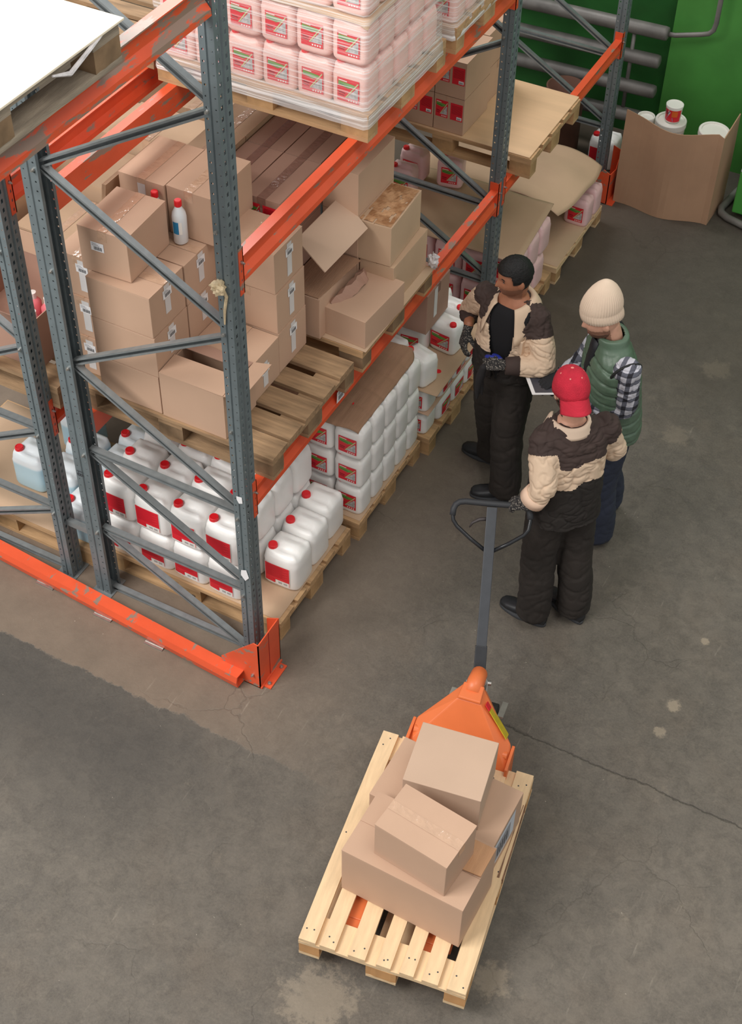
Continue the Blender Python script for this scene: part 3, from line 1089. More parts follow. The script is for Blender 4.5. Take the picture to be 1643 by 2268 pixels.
# blue-filled jugs of the second rack
for j, (x, y, t) in enumerate(((-1.80, .455, 'set apart, left of the second rack post'), (-1.565, .665, 'just right of the second rack post, rear'), (-1.29, .262, 'low between the posts on the pallet corner'),
                               (-1.31, .655, 'right of the first rear post, front'), (-1.32, .862, 'right of the first rear post, behind another'), (-1.74, .85, 'farthest back behind the red beam bracket'), (-1.545, .44, 'between the two posts, front'))):
    jug('B10', 'jug with pale blue liquid and red cap, ' + t, x, y, .1475 if x < -1.42 else .145, 0, 'jugs with blue liquid')

# three-high small white jugs
G5 = 'small white jugs, three high'
for k in range(3):
    z = .148 + .2295 * k
    for i in range(4):
        jug('W5', 'small white jug with picture label, three-high block, front face, %s layer up, %s from right' % (ORD[k], ORD[i]), -.029 - .195 * i, 1.187, z, 0, G5)
    for j in range(1, 5):
        jug('W5', 'small white jug in the three-high block, aisle side, %s layer up, %s from the front' % (ORD[k], ORD[j]), -.027, 1.187 + .1555 * j, z, random.uniform(-.02, .02), G5)
def wavy(x, y, u, v):
    z = .842 + .006 * noise.noise(Vector((x * 6, y * 6, 1)))
    for yy in (1.29, 1.44, 1.60, 1.75):
        z -= .006 * math.exp(-((y - yy + .02 * math.sin(x * 9)) / .012) ** 2)
    z -= .006 * math.exp(-((x + .10) / .012) ** 2) * (1 if v < .35 else .3)
    z -= .02 * max(0, (u - .9) / .1) ** 2 * (v < 1) + .015 * max(0, (.06 - v) / .06) ** 2
    return z
sheet('cardboard_cover', 'creased brown corrugated sheet lying over the three-high small white jugs', -.62, .035, 1.115, 1.90, wavy, M_cardc, 60, 70, .004, 'cover',
      wig=lambda x, y, u, v: (x - .05 * max(0, (v - .85) / .15) ** 2 * (u > .7), y + .012 * math.sin(u * 7)))

# two layers + loose jugs on the third floor pallet
G4 = 'short white jugs in two layers'
for k, z in ((0, .1455), (1, .338)):
    jug('W4', 'short white jug in the two-layer block, %s layer, nearest the camera' % ('upper' if k else 'lower'), 0.0, 1.995, z, 0, G4)
    for j, y in enumerate((2.175, 2.37, 2.565)):
        jug('W4', 'short white jug in the two-layer block, %s layer, %s along the aisle side' % ('upper' if k else 'lower', ORD[j + 1]), 0.035, y, z, PI / 2, G4)
    jug('W4', 'short white jug in the two-layer block, %s layer, second from right at the front' % ('upper' if k else 'lower'), -.20, 1.995, z, 0, G4)
sheet('cardboard_sheet', 'cardboard sheet between the two-layer jugs and the loose jugs, beside the first worker', -.75, .165, 1.90, 2.66, flat(.527, .004), M_cardp, 30, 24, .003)
sheet('cardboard_sheet', 'thin cardboard layer between the two layers of short white jugs', -.32, .11, 1.91, 2.64, flat(.334, .0005), M_card, 8, 8, .002)
GL = 'loose white jugs beside the worker'
JROOT_R = jug('W5', 'loose white jug with label turned left, front right on the cardboard sheet', -.005, 2.005, .532, -.28, GL)
jug('W5', 'loose white jug behind the creased corrugated cover, left of another', -.215, 2.03, .532, -.2, GL)
jug('W5', 'loose white jug at the edge of the creased cover, one step back', -.17, 2.24, .532, .1, GL)
def jug_right(label, x, y, z, rz):
    body, cap, w_, d, h = jug_meshes('jw5r', .188, .153, .2285, M_jugw, (.30, -.22))
    r = root('plastic_jug', label, 'jug', (x, y, z), rz, GL)
    put('jug_body', body, None, r)
    put('jug_cap', cap, None, r)
    picture(r, Vector((-w_ * .40, -d / 2 - .0014, h * .16)), Vector((1, 0, 0)), Vector((0, 0, 1)), Vector((0, -1, 0)), w_ * .72, h * .5, 0.0006)
jug_right('white jug with picture label next to the worker’s gloved hand', .01, 2.36, .532, -.12)
jug_right('white jug directly behind the jug by the worker’s gloved hand', -.03, 2.535, .532, -.05)
jug('W5', 'white jug farthest back of those beside the worker', -.19, 2.60, .532, .1, GL)
carton('brown sealed carton resting on white jugs under the lower orange beam, beside the worker', -.42, -.036, 2.135, 2.45, .764, 1.06, m_=M_cardd, seam='x', marks=[('+x', .38, .98, 'strip', .22)])
for j, (x, y) in enumerate(((-.35, 2.21), (-.30, 2.40))):
    jug('W5', 'white jug half hidden under the brown carton, %s' % ('nearer one' if j == 0 else 'farther one'), x, y, .532, 0, GL)

# pink jugs under the cardboard sheets of the second bay
GP = 'rose jugs under the cardboard sheets'
for k, z in ((0, .145), (1, .409)):
    for j, y in enumerate((3.29, 3.49, 3.69)):
        jug('Q10', 'rose jug past the middle post, %s layer, aisle side, %s from the front' % ('upper' if k else 'lower', ORD[j]), .012, y + (.06 if k else 0), z, 0, GP)
    for i in range(1, 5):
        jug('Q10', 'rose jug past the middle post, %s layer, front face, %s from the aisle' % ('upper' if k else 'lower', ORD[i]), .025 - .21 * i, 3.29, z, 0, GP)
def drape(x, y, u, v):
    return .678 + .012 * noise.noise(Vector((x * 3, y * 3, 4))) - .05 * max(0, .5 - u) ** 2
sheet('cardboard_sheet', 'large tan cardboard sheet over the rose jugs past the middle post', -1.0, .135, 3.17, 3.93, drape, M_cardp, 24, 24, .004,
      wig=lambda x, y, u, v: (x - .06 * u * v, y))
for j, (x, y, rz) in enumerate(((-.90, 3.53, .1), (-.92, 3.75, -.05), (-.66, 3.80, .2))):
    jug('Q5', 'rose jug standing on the large cardboard sheet, ' + ['nearest, by the sloping brace', 'behind the nearest one', 'half under the raised pallet'][j], x, y, .695, rz, GP)
for j, (x, y) in enumerate(((.062, 4.56), (.062, 4.735))):
    jug('Q5', 'rose jug alone on the farthest floor pallet, %s' % ('front one with picture label' if j == 0 else 'rear one by the post guard'), x, y, .148, 0, GP)
for j in range(5):
    jug('Q5', 'rose jug under the bulging cardboard sheet, %s from the left' % ORD[j], -.90 + .19 * j, 4.15, .148, 0, GP)
    jug('Q5', 'rose jug under the bulging cardboard sheet, upper layer, %s from the left' % ORD[j], -.90 + .19 * j, 4.15, .395, 0, GP)
def bulge(x, y, u, v):
    z = .652 - .13 * max(0, v - .12) ** 1.6 - .10 * max(0, (u - .72) / .28) ** 2
    return z + .010 * math.sin(v * 11 + u * 2.5) * (.3 + u)
sheet('cardboard_sheet', 'curved tan cardboard sheet sagging over the farthest floor pallet', -1.05, .15, 3.97, 4.86, bulge, M_cardp, 40, 40, .004,
      wig=lambda x, y, u, v: (x - .05 * (2 * v - 1) ** 2 * u, y - .06 * (1 - u)))

# ------------------------------------------------------------------ first shelf level
pallet('old weathered pallet on the lower beams, bare boards showing beside the carton stack', -1.16, .055, .185, 1.025, 1.289, M_wold, M_blko, edges=[(0, .145), (.165, .29), (.325, .47), (.51, .635), (.69, .84)])
pallet('pallet on the lower beams under the torn and crushed cartons', -1.14, .06, 1.115, 1.965, 1.289, M_wmid, M_blko)
pallet('pallet on the lower beams past the middle post, topped by plywood', -1.12, .115, 3.26, 4.09, 1.289, M_wmid, M_blk)
sheet('cardboard_sheet', 'cardboard layer lying on the pallet under the torn cartons', -1.12, .075, 1.12, 1.95, flat(1.4335, .0005), M_cardp, 8, 8, .005)
pw = MB()
pw.box((-1.10, 3.265, 1.4335), (.10, 4.10, 1.4415))
M_ply = mat('plywood', (214, 178, 140), 0.6, 0, .06, 3, 0.04, 40, stretch=(.6, 5, 1))
tag(put('plywood_sheet', pw, M_ply, bevel=.002), 'bare plywood sheet on the raised pallet past the middle post', 'plywood')
B_ = 1.4345
ST = 'sealed cartons on the old weathered pallet'
TP = [('-y', .5, .97, 'tape')]
RX = [('+x', .5, .97, 'tape')]
L3 = [(B_, B_ + .246), (B_ + .246, B_ + .496), (B_ + .496, B_ + .743)]
ln = ['bottom', 'middle', 'top']
for k, (a, b_) in enumerate(L3):
    carton('carton with white tape on its front, left column behind the rear post, %s one' % ln[k], -1.255 + .012 * k, -.985, .285 + .01 * k, .66, a, b_, 0, 'y', marks=[('-y', .62, .93, 'tape', .19)], group=ST)
    carton('carton at the front centre of the stack, wide plain front, %s of three' % ln[k], -.975, -.605 + (.004 if k == 1 else 0), .20, .49, a, b_, 0, 'x', marks=RX, group=ST)
    carton('carton just behind the front centre column, %s of three' % ln[k], -.975, -.60, .495, .775, a, b_, 0, 'x', marks=RX, group=ST)
    carton('carton in the third row of the stack, %s of three, carrying taped boxes' % ln[k], -.975, -.625, .78, 1.05, a, b_, 0, 'x', group=ST)
    carton('carton in the right column of the stack beside the near post, %s of three' % ln[k], -.605, -.25 + (.01, .006, 0)[k], .757, 1.04, B_ + (0, .262, .516)[k], B_ + (.262, .516, .762)[k], 0, 'y', marks=[('+x', .52, .95, 'tape', .2)], group=ST)
carton('low carton in front of the right column, barcode tape on its aisle side', -.60, -.236, .497, .752, B_, B_ + .258, 0, 'y', marks=[('+x', .45, .75, 'tape', .16)], group=ST)
carton('carton lying askew on top of the stack, barcode sticker on its front, glossy tape', -1.02, -.743, .258, .612, 2.180, 2.436, .043, 'y', marks=[('-y', .38, .62, 'code')], pivot=(-.743, .258))
carton('larger carton on top at the back, left of a pair, with a wide shiny tape', -1.088, -.818, .685, 1.055, 2.180, 2.455, 0, 'y', marks=[('-y', .5, .9, 'strip', .14)])
carton('larger carton on top at the back, right of a pair, cut by the near post', -.814, -.558, .695, 1.075, 2.180, 2.458, 0, 'y', marks=[('-y', .3, .62, 'strip', .15)])
ob = carton('open-topped long carton at the bottom front of the stack with its flap folded outward', -.60, -.222, .198, .49, B_, B_ + .285, open_=True)
f = MB()
t_ = .004
f.hexa([(-.187, -.145, .283), (.185, -.145, .287), (.185, .0, .300), (-.187, .0, .292), (-.187, -.145, .287), (.185, -.145, .291), (.185, .0, .304), (-.187, .0, .296)])
put('top_flap', f, M_card, ob)
f = MB()
f.hexa([(.187, -.145, .286), (.30, -.13, .325), (.30, .13, .33), (.187, .145, .286), (.187, -.145, .290), (.30, -.13, .329), (.30, .13, .334), (.187, .145, .290)])
put('top_flap', f, M_card, ob)
f = MB()
f.hexa([(-.187, .142, .284), (.185, .142, .284), (.185, .06, .30), (-.187, .06, .30), (-.187, .142, .288), (.185, .142, .288), (.185, .06, .304), (-.187, .06, .304)])
put('top_flap', f, M_cardd, ob)
# folded cartons standing left of the askew one
fl = MB()
for i in range(4):
    o_ = i * .006
    fl.hexa([(-1.20 - o_, .68, 2.182), (-1.195 - o_, .68, 2.182), (-1.195 - o_, 1.15, 2.182), (-1.20 - o_, 1.15, 2.182), (-1.125 - o_, .62, 2.40), (-1.12 - o_, .62, 2.40), (-1.12 - o_, 1.12, 2.40), (-1.125 - o_, 1.12, 2.40)])
tag(put('folded_cartons', fl, M_cardp), 'pale flattened cartons leaning behind the askew carton', 'cardboard')
# spray bottles on top
M_bot = plastic('bottle_plastic', (226, 232, 236))
def bottle(label, x, y, z, group):
    r = root('bottle', label, 'bottle', (x, y, z), .3, group)
    b = MB()
    b.lathe([(.030, 0), (.036, .006), (.037, .15), (.033, .175), (.017, .205), (.015, .215)], n=20)
    put('bottle_body', b, M_bot, r, True)
    b = MB()
    b.lathe([(.018, .212), (.019, .216), (.0185, .242), (.016, .246), (.001, .246)], n=16)
    put('bottle_cap', b, M_red, r)
    b = MB()
    for i in range(6):
        a0, a1 = -PI / 2 - .75 + i * .22, -PI / 2 - .75 + (i + 1) * .22
        b.quad([(.0377 * math.cos(a), .0377 * math.sin(a), zz) for a, zz in ((a0, .065), (a1, .065), (a1, .135), (a0, .135))], 0 if i < 4 else 1)
    for i in range(3):
        a0, a1 = -PI / 2 - .6, -PI / 2 + .5
    put('bottle_label', b, [mat('blue_label', (24, 128, 180), 0.45), M_white], r)
bottle('white bottle with red cap and blue label standing between cartons', -.72, .655, 2.182, 'bottles on the carton stack')
bottle('white bottle almost hidden behind the askew carton, only its red cap showing', -.86, .662, 2.182, 'bottles on the carton stack')

# brown taped cartons, torn cartons on the second pallet
BB = 1.4395
cx_ = [(-1.092, -.866), (-.862, -.636), (-.632, -.412), (-.408, -.188)]
GB = 'brown cartons under shiny wrap'
hb_ = .2665
for k in range(3):
    for i in range(4):
        for j, (ya, yb) in enumerate(((1.092, 1.512), (1.516, 1.936))):
            if i == 3 and j == 0 and k > 0:
                continue
            if k < 2 and j == 1 and i < 3:
                continue
            if k == 0 and j == 0 and i < 2:
                continue
            mk = [('-y', .06, .40, 'picture'), ('-y', .53, .40, 'red')] if j == 0 else []
            if i == 3 and j == 0:
                mk = [('-y', .05, .25, 'red')]
            where = ['front', 'rear'][j]
            carton('brown carton in the wrapped block, %s row, %s column from left, %s layer' % (where, ORD[i], ln[k]), cx_[i][0], cx_[i][1], ya, yb, BB + hb_ * k, BB + hb_ * (k + 1) + (.03 if i == 0 and k == 2 else 0), 0, 'y',
                   m_=(M_cardd if i in (1, 2) else (M_cardp if i == 0 else M_card)), marks=mk, group=GB, tape=(i in (0, 1, 2)))
# corrugated boards on the low carton under the raised flap
cb = MB()
cb.hexa([(-.405, 1.10, BB + .268), (-.20, 1.10, BB + .268), (-.16, 1.50, BB + .268), (-.405, 1.50, BB + .268), (-.405, 1.10, BB + .273), (-.20, 1.10, BB + .273), (-.16, 1.50, BB + .273), (-.405, 1.50, BB + .273)])
tag(put('corrugated_board', cb, M_cardc), 'dark corrugated board on the low carton under the raised flap', 'cardboard')
carton('crushed low carton at the front of the second pallet, wide plain top', -.195, .062, 1.137, 1.552, BB, BB + .188, -.06, 'x', tape=False, lid=False, marks=[], pivot=(.062, 1.137))
tt = MB()   # torn wrinkled strip between the crushed carton and the corrugated board
for i in range(12):
    u = i / 11
    y = 1.19 + .36 * u
    x = -.175 + .05 * math.sin(u * 3)
    z = BB + .19 + .05 * math.sin(u * PI) + .012 * random.uniform(-1, 1)
    tt.v += [(x - .03, y, z - .02), (x + .008 + .01 * random.uniform(-1, 1), y, z + .01), (x + .04, y + .01, z - .045)]
for i in range(11):
    a = i * 3
    for q in (0, 1):
        tt.f.append((a + q, a + q + 1, a + q + 4, a + q + 3))
        tt.m.append(0)
tag(put('torn_cardboard', tt, M_cardd, solid=.004), 'torn crumpled cardboard strip along the crushed carton', 'cardboard')
carton('carton at the far right corner of the second pallet, under the torn one', -.183, .028, 1.527, 1.945, BB, BB + .265, 0, 'y', tape=False, marks=[], m_=M_cardp)
tc_ = carton('torn carton with shredded top, on the far right corner of the second pallet', -.205, .006, 1.528, 1.932, BB + .266, BB + .517, .05, 'y', tape=False, m_=M_cardp, pivot=(.006, 1.528))
M_torn = mat('torn_paper', (150, 106, 70), 0.95, 0, 0, 14, 0.6, 60, col2=(192, 150, 112), detail=8)
tr = MB()
nn = 18
for j in range(nn + 1):
    for i in range(nn + 1):
        x, y = -.095 + .19 * i / nn, -.19 + .38 * j / nn
        tr.v.append((x, y, .2515 + max(0, .010 * noise.noise(Vector((x * 26, y * 22, 3.3))) + .007 * noise.noise(Vector((x * 70, y * 70, 1))))))
for j in range(nn):
    for i in range(nn):
        if noise.noise(Vector((i * .31, j * .23, 9.1))) > -.45:
            tr.f.append((j * (nn + 1) + i, j * (nn + 1) + i + 1, (j + 1) * (nn + 1) + i + 1, (j + 1) * (nn + 1) + i))
            tr.m.append(0)
put('torn_layer', tr, M_torn, tc_)
fl = MB()
fl.hexa([(-.345, 1.13, 2.02), (-.34, 1.13, 2.024), (-.325, 1.575, 2.035), (-.33, 1.575, 2.031), (-.135, 1.055, 1.935), (-.13, 1.055, 1.94), (-.115, 1.49, 1.945), (-.12, 1.49, 1.94)])
tag(put('raised_flap', fl, M_cardb), 'big pinkish cardboard flap tilted up over the torn cartons, with a slit', 'cardboard')
M_clear = mat('crumpled_plastic', (214, 210, 212), 0.25, 0, .15, 30, 0.6, 50)
pl_ = blob('plastic_wrap', (.055, 1.975, 1.475), .036, M_clear, None, .7, 3, (.8, .7, 1.4))
tag(pl_, 'crumpled clear plastic wrap stuck on the second pallet’s corner by the lower beam', 'plastic')
# boxes on the plywood pallet
GQ = 'tan cartons with red labels past the middle post'
for k in range(2):
    z = 1.443 + .2565 * k
    for i in range(3):
        carton('carton with red labels on the pallet past the middle post, %s row, %s from right' % (['lower', 'upper'][k], ORD[i]), -.372 - .215 * (i + 1) + .002, -.372 - .215 * i, 3.28, 3.665, z, z + .2555, 0, 'y', m_=M_card,
               marks=[('-y', .06, .38, 'picture'), ('-y', .55, .38, 'red')], group=GQ)
    carton('plain carton behind the red-labelled ones on the raised pallet, %s one' % ['lower', 'upper'][k], -.80, -.40, 3.67, 4.06, z, z + .2555, 0, 'x', m_=M_card)

# ------------------------------------------------------------------ second shelf level: wrapped pink jugs
pallet('pallet on the upper beams under the wrapped block of pink jugs', -1.13, .055, 1.145, 1.985, 2.7115, M_wmid, M_blk)
pallet('pallet on the upper beams behind the wrapped pink jugs, at the top edge', -1.13, .06, 2.10, 2.93, 2.7115, M_wmid, M_blk)
rp = MB()
rp.box((-.5965, -.41, .02), (-.593, -.26, .145))
rp_ = put('painted_end', rp, mat('red_painted_wood', (196, 60, 62), .7, 0, .2, 14))
rp_.parent = [q for q in bpy.data.objects if q.get('label', '').startswith('pallet on the upper beams under')][0]
GW = 'pink jugs wrapped on the upper pallet'
for k, z in ((0, 2.8565), (1, 3.092), (2, 3.3365)):
    for i in range(6):
        jug('P5', 'pale pink jug in the wrapped block, front face, %s layer up, %s from right' % (ORD[k], ORD[i]), -.06 - .19 * i, 1.235, z, 0, GW)
    for j in range(1, 5):
        jug('P5', 'pale pink jug in the wrapped block, aisle side, %s layer up, %s from the front' % (ORD[k], ORD[j]), -.06, 1.235 + .157 * j, z, 0, GW)
    for j in range(3):
        jug('P5', 'pale pink jug of the farther wrapped block, aisle side, %s layer, %s in' % (ORD[k], ORD[j]), -.06, 2.20 + .157 * j, z, 0, 'pink jugs of the farther wrapped block')
    jug('P5', 'pale pink jug of the farther wrapped block, %s layer, set inward from the aisle' % ORD[k], -.25, 2.20, z, 0, 'pink jugs of the farther wrapped block')
sheet('cardboard_sheet', 'crinkled cardboard layer near the top of the wrapped pink jugs', -1.11, .045, 1.148, 1.96,
      lambda x, y, u, v: 3.327 + .005 * noise.noise(Vector((x * 9, y * 9, 2))) - .02 * max(0, (.04 - v) / .04) - .02 * max(0, (u - .96) / .04), M_cardp, 50, 30, .003)
sheet('cardboard_sheet', 'cardboard layer inside the farther wrapped block of pink jugs', -1.0, .04, 2.11, 2.62, flat(3.329, .003), M_cardp, 20, 12, .003)
def film_mat():
    mt = bpy.data.materials.new('stretch_film')
    mt.use_nodes = True
    N, L = mt.node_tree.nodes, mt.node_tree.links
    b = N['Principled BSDF']
    b.inputs['Base Color'].default_value = (0.98, 0.97, 0.97, 1)
    b.inputs['Roughness'].default_value = 0.22
    tc = N.new('ShaderNodeTexCoord')
    mp = N.new('ShaderNodeMapping')
    mp.inputs['Scale'].default_value = (0.35, 0.35, 30)
    mp.inputs['Rotation'].default_value = (0.13, 0.10, 0)
    L.new(tc.outputs['Object'], mp.inputs[0])
    n = N.new('ShaderNodeTexNoise')
    n.inputs['Scale'].default_value = 2.6
    n.inputs['Detail'].default_value = 5
    n.inputs['Roughness'].default_value = 0.7
    L.new(mp.outputs[0], n.inputs['Vector'])
    r = N.new('ShaderNodeValToRGB')
    r.color_ramp.elements[0].position = 0.51
    r.color_ramp.elements[1].position = 0.60
    r.color_ramp.elements[0].color = (0.10, 0.10, 0.10, 1)
    r.color_ramp.elements[1].color = (0.9, 0.9, 0.9, 1)
    L.new(n.outputs['Fac'], r.inputs[0])
    mp2 = N.new('ShaderNodeMapping')
    mp2.inputs['Scale'].default_value = (0.3, 0.3, 38)
    mp2.inputs['Rotation'].default_value = (-0.13, -0.10, 0)
    L.new(tc.outputs['Object'], mp2.inputs[0])
    n2 = N.new('ShaderNodeTexNoise')
    n2.inputs['Scale'].default_value = 2.6
    n2.inputs['Detail'].default_value = 4
    n2.inputs['Roughness'].default_value = 0.75
    L.new(mp2.outputs[0], n2.inputs['Vector'])
    r2_ = N.new('ShaderNodeValToRGB')
    r2_.color_ramp.elements[0].position = 0.53
    r2_.color_ramp.elements[1].position = 0.62
    L.new(n2.outputs['Fac'], r2_.inputs[0])
    sz = N.new('ShaderNodeSeparateXYZ')
    L.new(tc.outputs['Object'], sz.inputs[0])
    lo = N.new('ShaderNodeMapRange')
    lo.inputs['From Min'].default_value = 2.96
    lo.inputs['From Max'].default_value = 2.80
    lo.inputs['To Min'].default_value = 0.0
    lo.inputs['To Max'].default_value = 0.45
    L.new(sz.outputs[2], lo.inputs['Value'])
    mxx = N.new('ShaderNodeMath')
    mxx.operation = 'MAXIMUM'
    L.new(r.outputs[0], mxx.inputs[0])
    L.new(r2_.outputs[0], mxx.inputs[1])
    adz = N.new('ShaderNodeMath')
    adz.operation = 'ADD'
    L.new(mxx.outputs[0], adz.inputs[0])
    L.new(lo.outputs[0], adz.inputs[1])
    scl = N.new('ShaderNodeMath')
    scl.operation = 'MULTIPLY'
    scl.use_clamp = True
    scl.inputs[1].default_value = 0.62
    L.new(adz.outputs[0], scl.inputs[0])
    L.new(scl.outputs[0], b.inputs['Alpha'])
    bp = N.new('ShaderNodeBump')
    bp.inputs['Strength'].default_value = 0.5
    bp.inputs['Distance'].default_value = 0.004
    L.new(n.outputs['Fac'], bp.inputs['Height'])
    L.new(bp.outputs[0], b.inputs['Normal'])
    return mt
M_film = film_mat()
def film(label, x0, x1, y0, y1, z0, z1):
    mb = MB()
    rings = []
    nz = 26
    for q in range(nz + 1):
        z = z0 + (z1 - z0) * q / nz
        flare = .012 * max(0, 1 - q / 4)
        pts = []
        def lay(a, b_, n):
            for i in range(n):
                u = i / n
                pts.append((a[0] + (b_[0] - a[0]) * u, a[1] + (b_[1] - a[1]) * u))
        c = .02
        e = flare
        P8 = [(x0 - e + c, y0 - e), (x1 + e - c, y0 - e), (x1 + e, y0 - e + c), (x1 + e, y1 + e - c), (x1 + e - c, y1 + e), (x0 - e + c, y1 + e), (x0 - e, y1 + e - c), (x0 - e, y0 - e + c)]
        for i in range(8):
            lay(P8[i], P8[(i + 1) % 8], 14 if i % 2 == 0 else 2)
        rings.append([(px + .004 * noise.noise(Vector((px * 14, py * 14, z * 18))), py + .004 * noise.noise(Vector((px * 14 + 5, py * 14, z * 18))), z) for px, py in pts])
    mb.rings(rings, cap=False)
    o = put('stretch_film', mb, M_film, None, True)
    tag(o, label, 'film')
film('clear streaky stretch film around the block of pink jugs and its pallet', -1.125, .05, 1.135, 1.955, 2.79, 3.60)
film('clear stretch film around the farther block of pink jugs at the top edge', -1.1, .05, 2.098, 2.66, 2.79, 3.60)
# top level pallet with plywood over the near rail
pallet('grey weathered pallet high on the uppermost beam at the top left', -1.14, .06, -1.9, -.63, 4.016, mat('grey_wood', (146, 134, 118), 0.85, 0, .25, 5, .25, 30, stretch=(9, 1.2, 9)), M_blko, alongx=False, boards=7)
pw = MB()
pw.box((-1.15, -1.9, 4.161), (.075, -.615, 4.170))
tag(put('plywood_sheet', pw, mat('pale_board', (238, 226, 204), 0.55, 0, .03, 2), bevel=.002), 'pale brightly lit board on the high pallet at the top left', 'plywood')
b_ = MB()
b_.tube([(.075, -1.0, 4.15), (.078, -.92, 4.12), (.074, -.80, 4.15), (.07, -.72, 4.165)], [.004, .009, .008, .003], 6)
tag(put('plastic_scrap', b_, M_clear), 'torn plastic scrap hanging on the edge of the high grey pallet', 'plastic')
# second rack loads
pallet('dark old pallet on the second rack’s lower beams, at the left edge', -2.42, -1.19, .10, .92, 1.289, M_wold, M_blko)
pallet('pallet on the second rack’s lower beams, farther back behind the cartons', -2.42, -1.22, 1.02, 1.86, 1.289, M_wold, M_blko)
pallet('pallet on the second rack’s lower beams, farthest back', -2.42, -1.22, 1.95, 2.79, 1.289, M_wold, M_blko)
pallet('pallet on the second rack’s upper beams, its worn corner block showing', -2.42, -1.205, 1.22, 2.04, 2.7115, M_wold, M_blko)
G2 = 'cartons on the second rack'
R1 = carton('open carton full of pink bottles behind the second rack post', -1.95, -1.352, .175, .66, 1.434, 1.75, open_=True, m_=M_cardd)
f = MB()
f.hexa([(-.295, .232, .314), (.295, .232, .314), (.295, .238, .314), (-.295, .238, .314), (-.30, .242, .44), (.29, .242, .45), (.29, .247, .45), (-.30, .247, .44)])
put('top_flap', f, M_card, R1)
f = MB()
f.hexa([(-.298, -.23, .314), (-.294, -.23, .314), (-.294, .23, .314), (-.298, .23, .314), (-.32, -.23, .45), (-.316, -.23, .45), (-.316, .23, .45), (-.32, .23, .45)])
put('top_flap', f, M_card, R1)
M_pinkb = mat('pink_bottle', (226, 120, 128), 0.4)
M_capw = mat('white_cap', (234, 228, 224), 0.4)
for i in range(3):
    for j in range(2):
        r = root('bottle', 'pink bottle with white cap inside the open carton on the second rack', 'bottle', (-1.43 - .10 * i, .38 + .13 * j, 1.441), 0, 'pink bottles in the open carton')
        bm_ = MB()
        bm_.lathe([(.04, 0), (.042, .01), (.042, .11), (.02, .14)], n=14)
        put('bottle_body', bm_, M_pinkb, r, True)
        bm_ = MB()
        bm_.lathe([(.021, .138), (.021, .175), (.001, .178)], n=12)
        put('bottle_cap', bm_, M_capw, r)
for nm, a in (('carton of the second rack right behind the open one', (-1.85, -1.36, .70, 1.08, 1.434, 1.86)), ('closed carton of the second rack left of the rear post', (-2.30, -1.98, .30, .70, 1.434, 1.82)),
              ('tall carton of the second rack seen above the open one', (-2.30, -1.90, .74, 1.10, 1.434, 1.98)),
              ('carton of the second rack under the red rear beams, near', (-1.80, -1.32, 1.14, 1.50, 1.434, 1.92)), ('carton of the second rack under the red rear beams, middle', (-1.80, -1.30, 1.53, 1.86, 1.434, 2.02)),
              ('carton of the second rack between the red beams, second column near', (-2.30, -1.83, 1.16, 1.52, 1.434, 1.88)), ('carton of the second rack between the red beams, second column far', (-2.30, -1.83, 1.56, 1.92, 1.434, 1.96)),
              ('carton of the second rack far back, first', (-1.80, -1.30, 1.98, 2.36, 1.434, 1.98)), ('carton of the second rack far back, second', (-2.30, -1.83, 1.98, 2.36, 1.434, 1.90)), ('carton of the second rack far back, third', (-2.30, -1.80, 2.40, 2.78, 1.434, 2.05))):
    k = ('between' in nm and 'near' in nm) or 'far back, second' in nm
    carton(nm, *a, open_=k, m_=M_cardp, group=G2, marks=[('+x', .3, .8, 'code')] if 'under the red rear beams, near' in nm else [])
# ------------------------------------------------------------------ pallet truck, its pallet and its cartons
ED = [(0, .082), (.105, .18), (.24, .322), (.378, .446), (.487, .553), (.592, .668), (.712, .80)]
pallet('new pale pine pallet carried by the orange pallet truck in the foreground', 1.39 - .4, 1.39 + .4, -.749 - .6, -.749 + .6, .085, M_wnew, mat('pine_block', (196, 148, 98), .8, 0, .15, 10, .1, 40), alongx=False, rz=1.72 - PI / 2, edges=ED)
bark = MB()
bark.hexa([(.36, .0, .10), (.404, .0, .10), (.404, .42, .10), (.385, .42, .10), (.375, .0, .1465), (.404, .0, .14), (.404, .42, .138), (.392, .42, .146)])
o = put('bark_edge', bark, mat('bark', (130, 96, 74), .9, 0, .4, 14, .4, 40))
o.parent = [q for q in bpy.data.objects if q.get('label', '').startswith('new pale pine')][0]
# nails of the deck boards
nl = MB()
rng = random.Random(3)
for a, b_ in ED:
    for lo in (-.545, .545, .0):
        for q in range(2):
            x = a + (b_ - a) * (.3 + .4 * q) - .4 + rng.uniform(-.008, .008)
            y = lo + rng.uniform(-.03, .03)
            nl.lathe([(.0042, 0), (.0042, .0006)], (x, y, .1438), 8)
q = put('nails', nl, M_ink)
q.parent = o.parent
q['kind'] = 'stuff'
zt = .2305
big = carton('big carton at the front of the pallet truck load, with a loose flap', 1.136, 1.752, -1.10, -.745, zt, .572, -.015, 'x', m_=M_card, tape=False, pivot=(1.752, -1.10))
fl = MB()
fl.hexa([(.185, .0, .344), (.305, .008, .344), (.308, .162, .344), (.19, .165, .344), (.185, .0, .348), (.305, .008, .352), (.308, .162, .354), (.19, .165, .348)])
put('folded_flap', fl, mat('corrugated_pale', (198, 152, 114), .9, 0, .06, 3, .4, 30, stretch=(14, .4, 14)), big)
carton('large low carton at the back of the pallet truck load, paper label on its side', 1.092, 1.732, -.735, -.365, zt, .50, -.02, 'y', m_=M_card, tape=False, lid=False)
back = [q for q in bpy.data.objects if q.get('label', '').startswith('large low carton')][0]
pg = MB()
pg.quad([(.3195, -.13, .05), (.3195, .10, .05), (.3195, .10, .24), (.3195, -.13, .24)])
pg.quad([(.3202, -.11, .07), (.3202, .05, .07), (.3202, .05, .2), (.3202, -.11, .2)], 1)
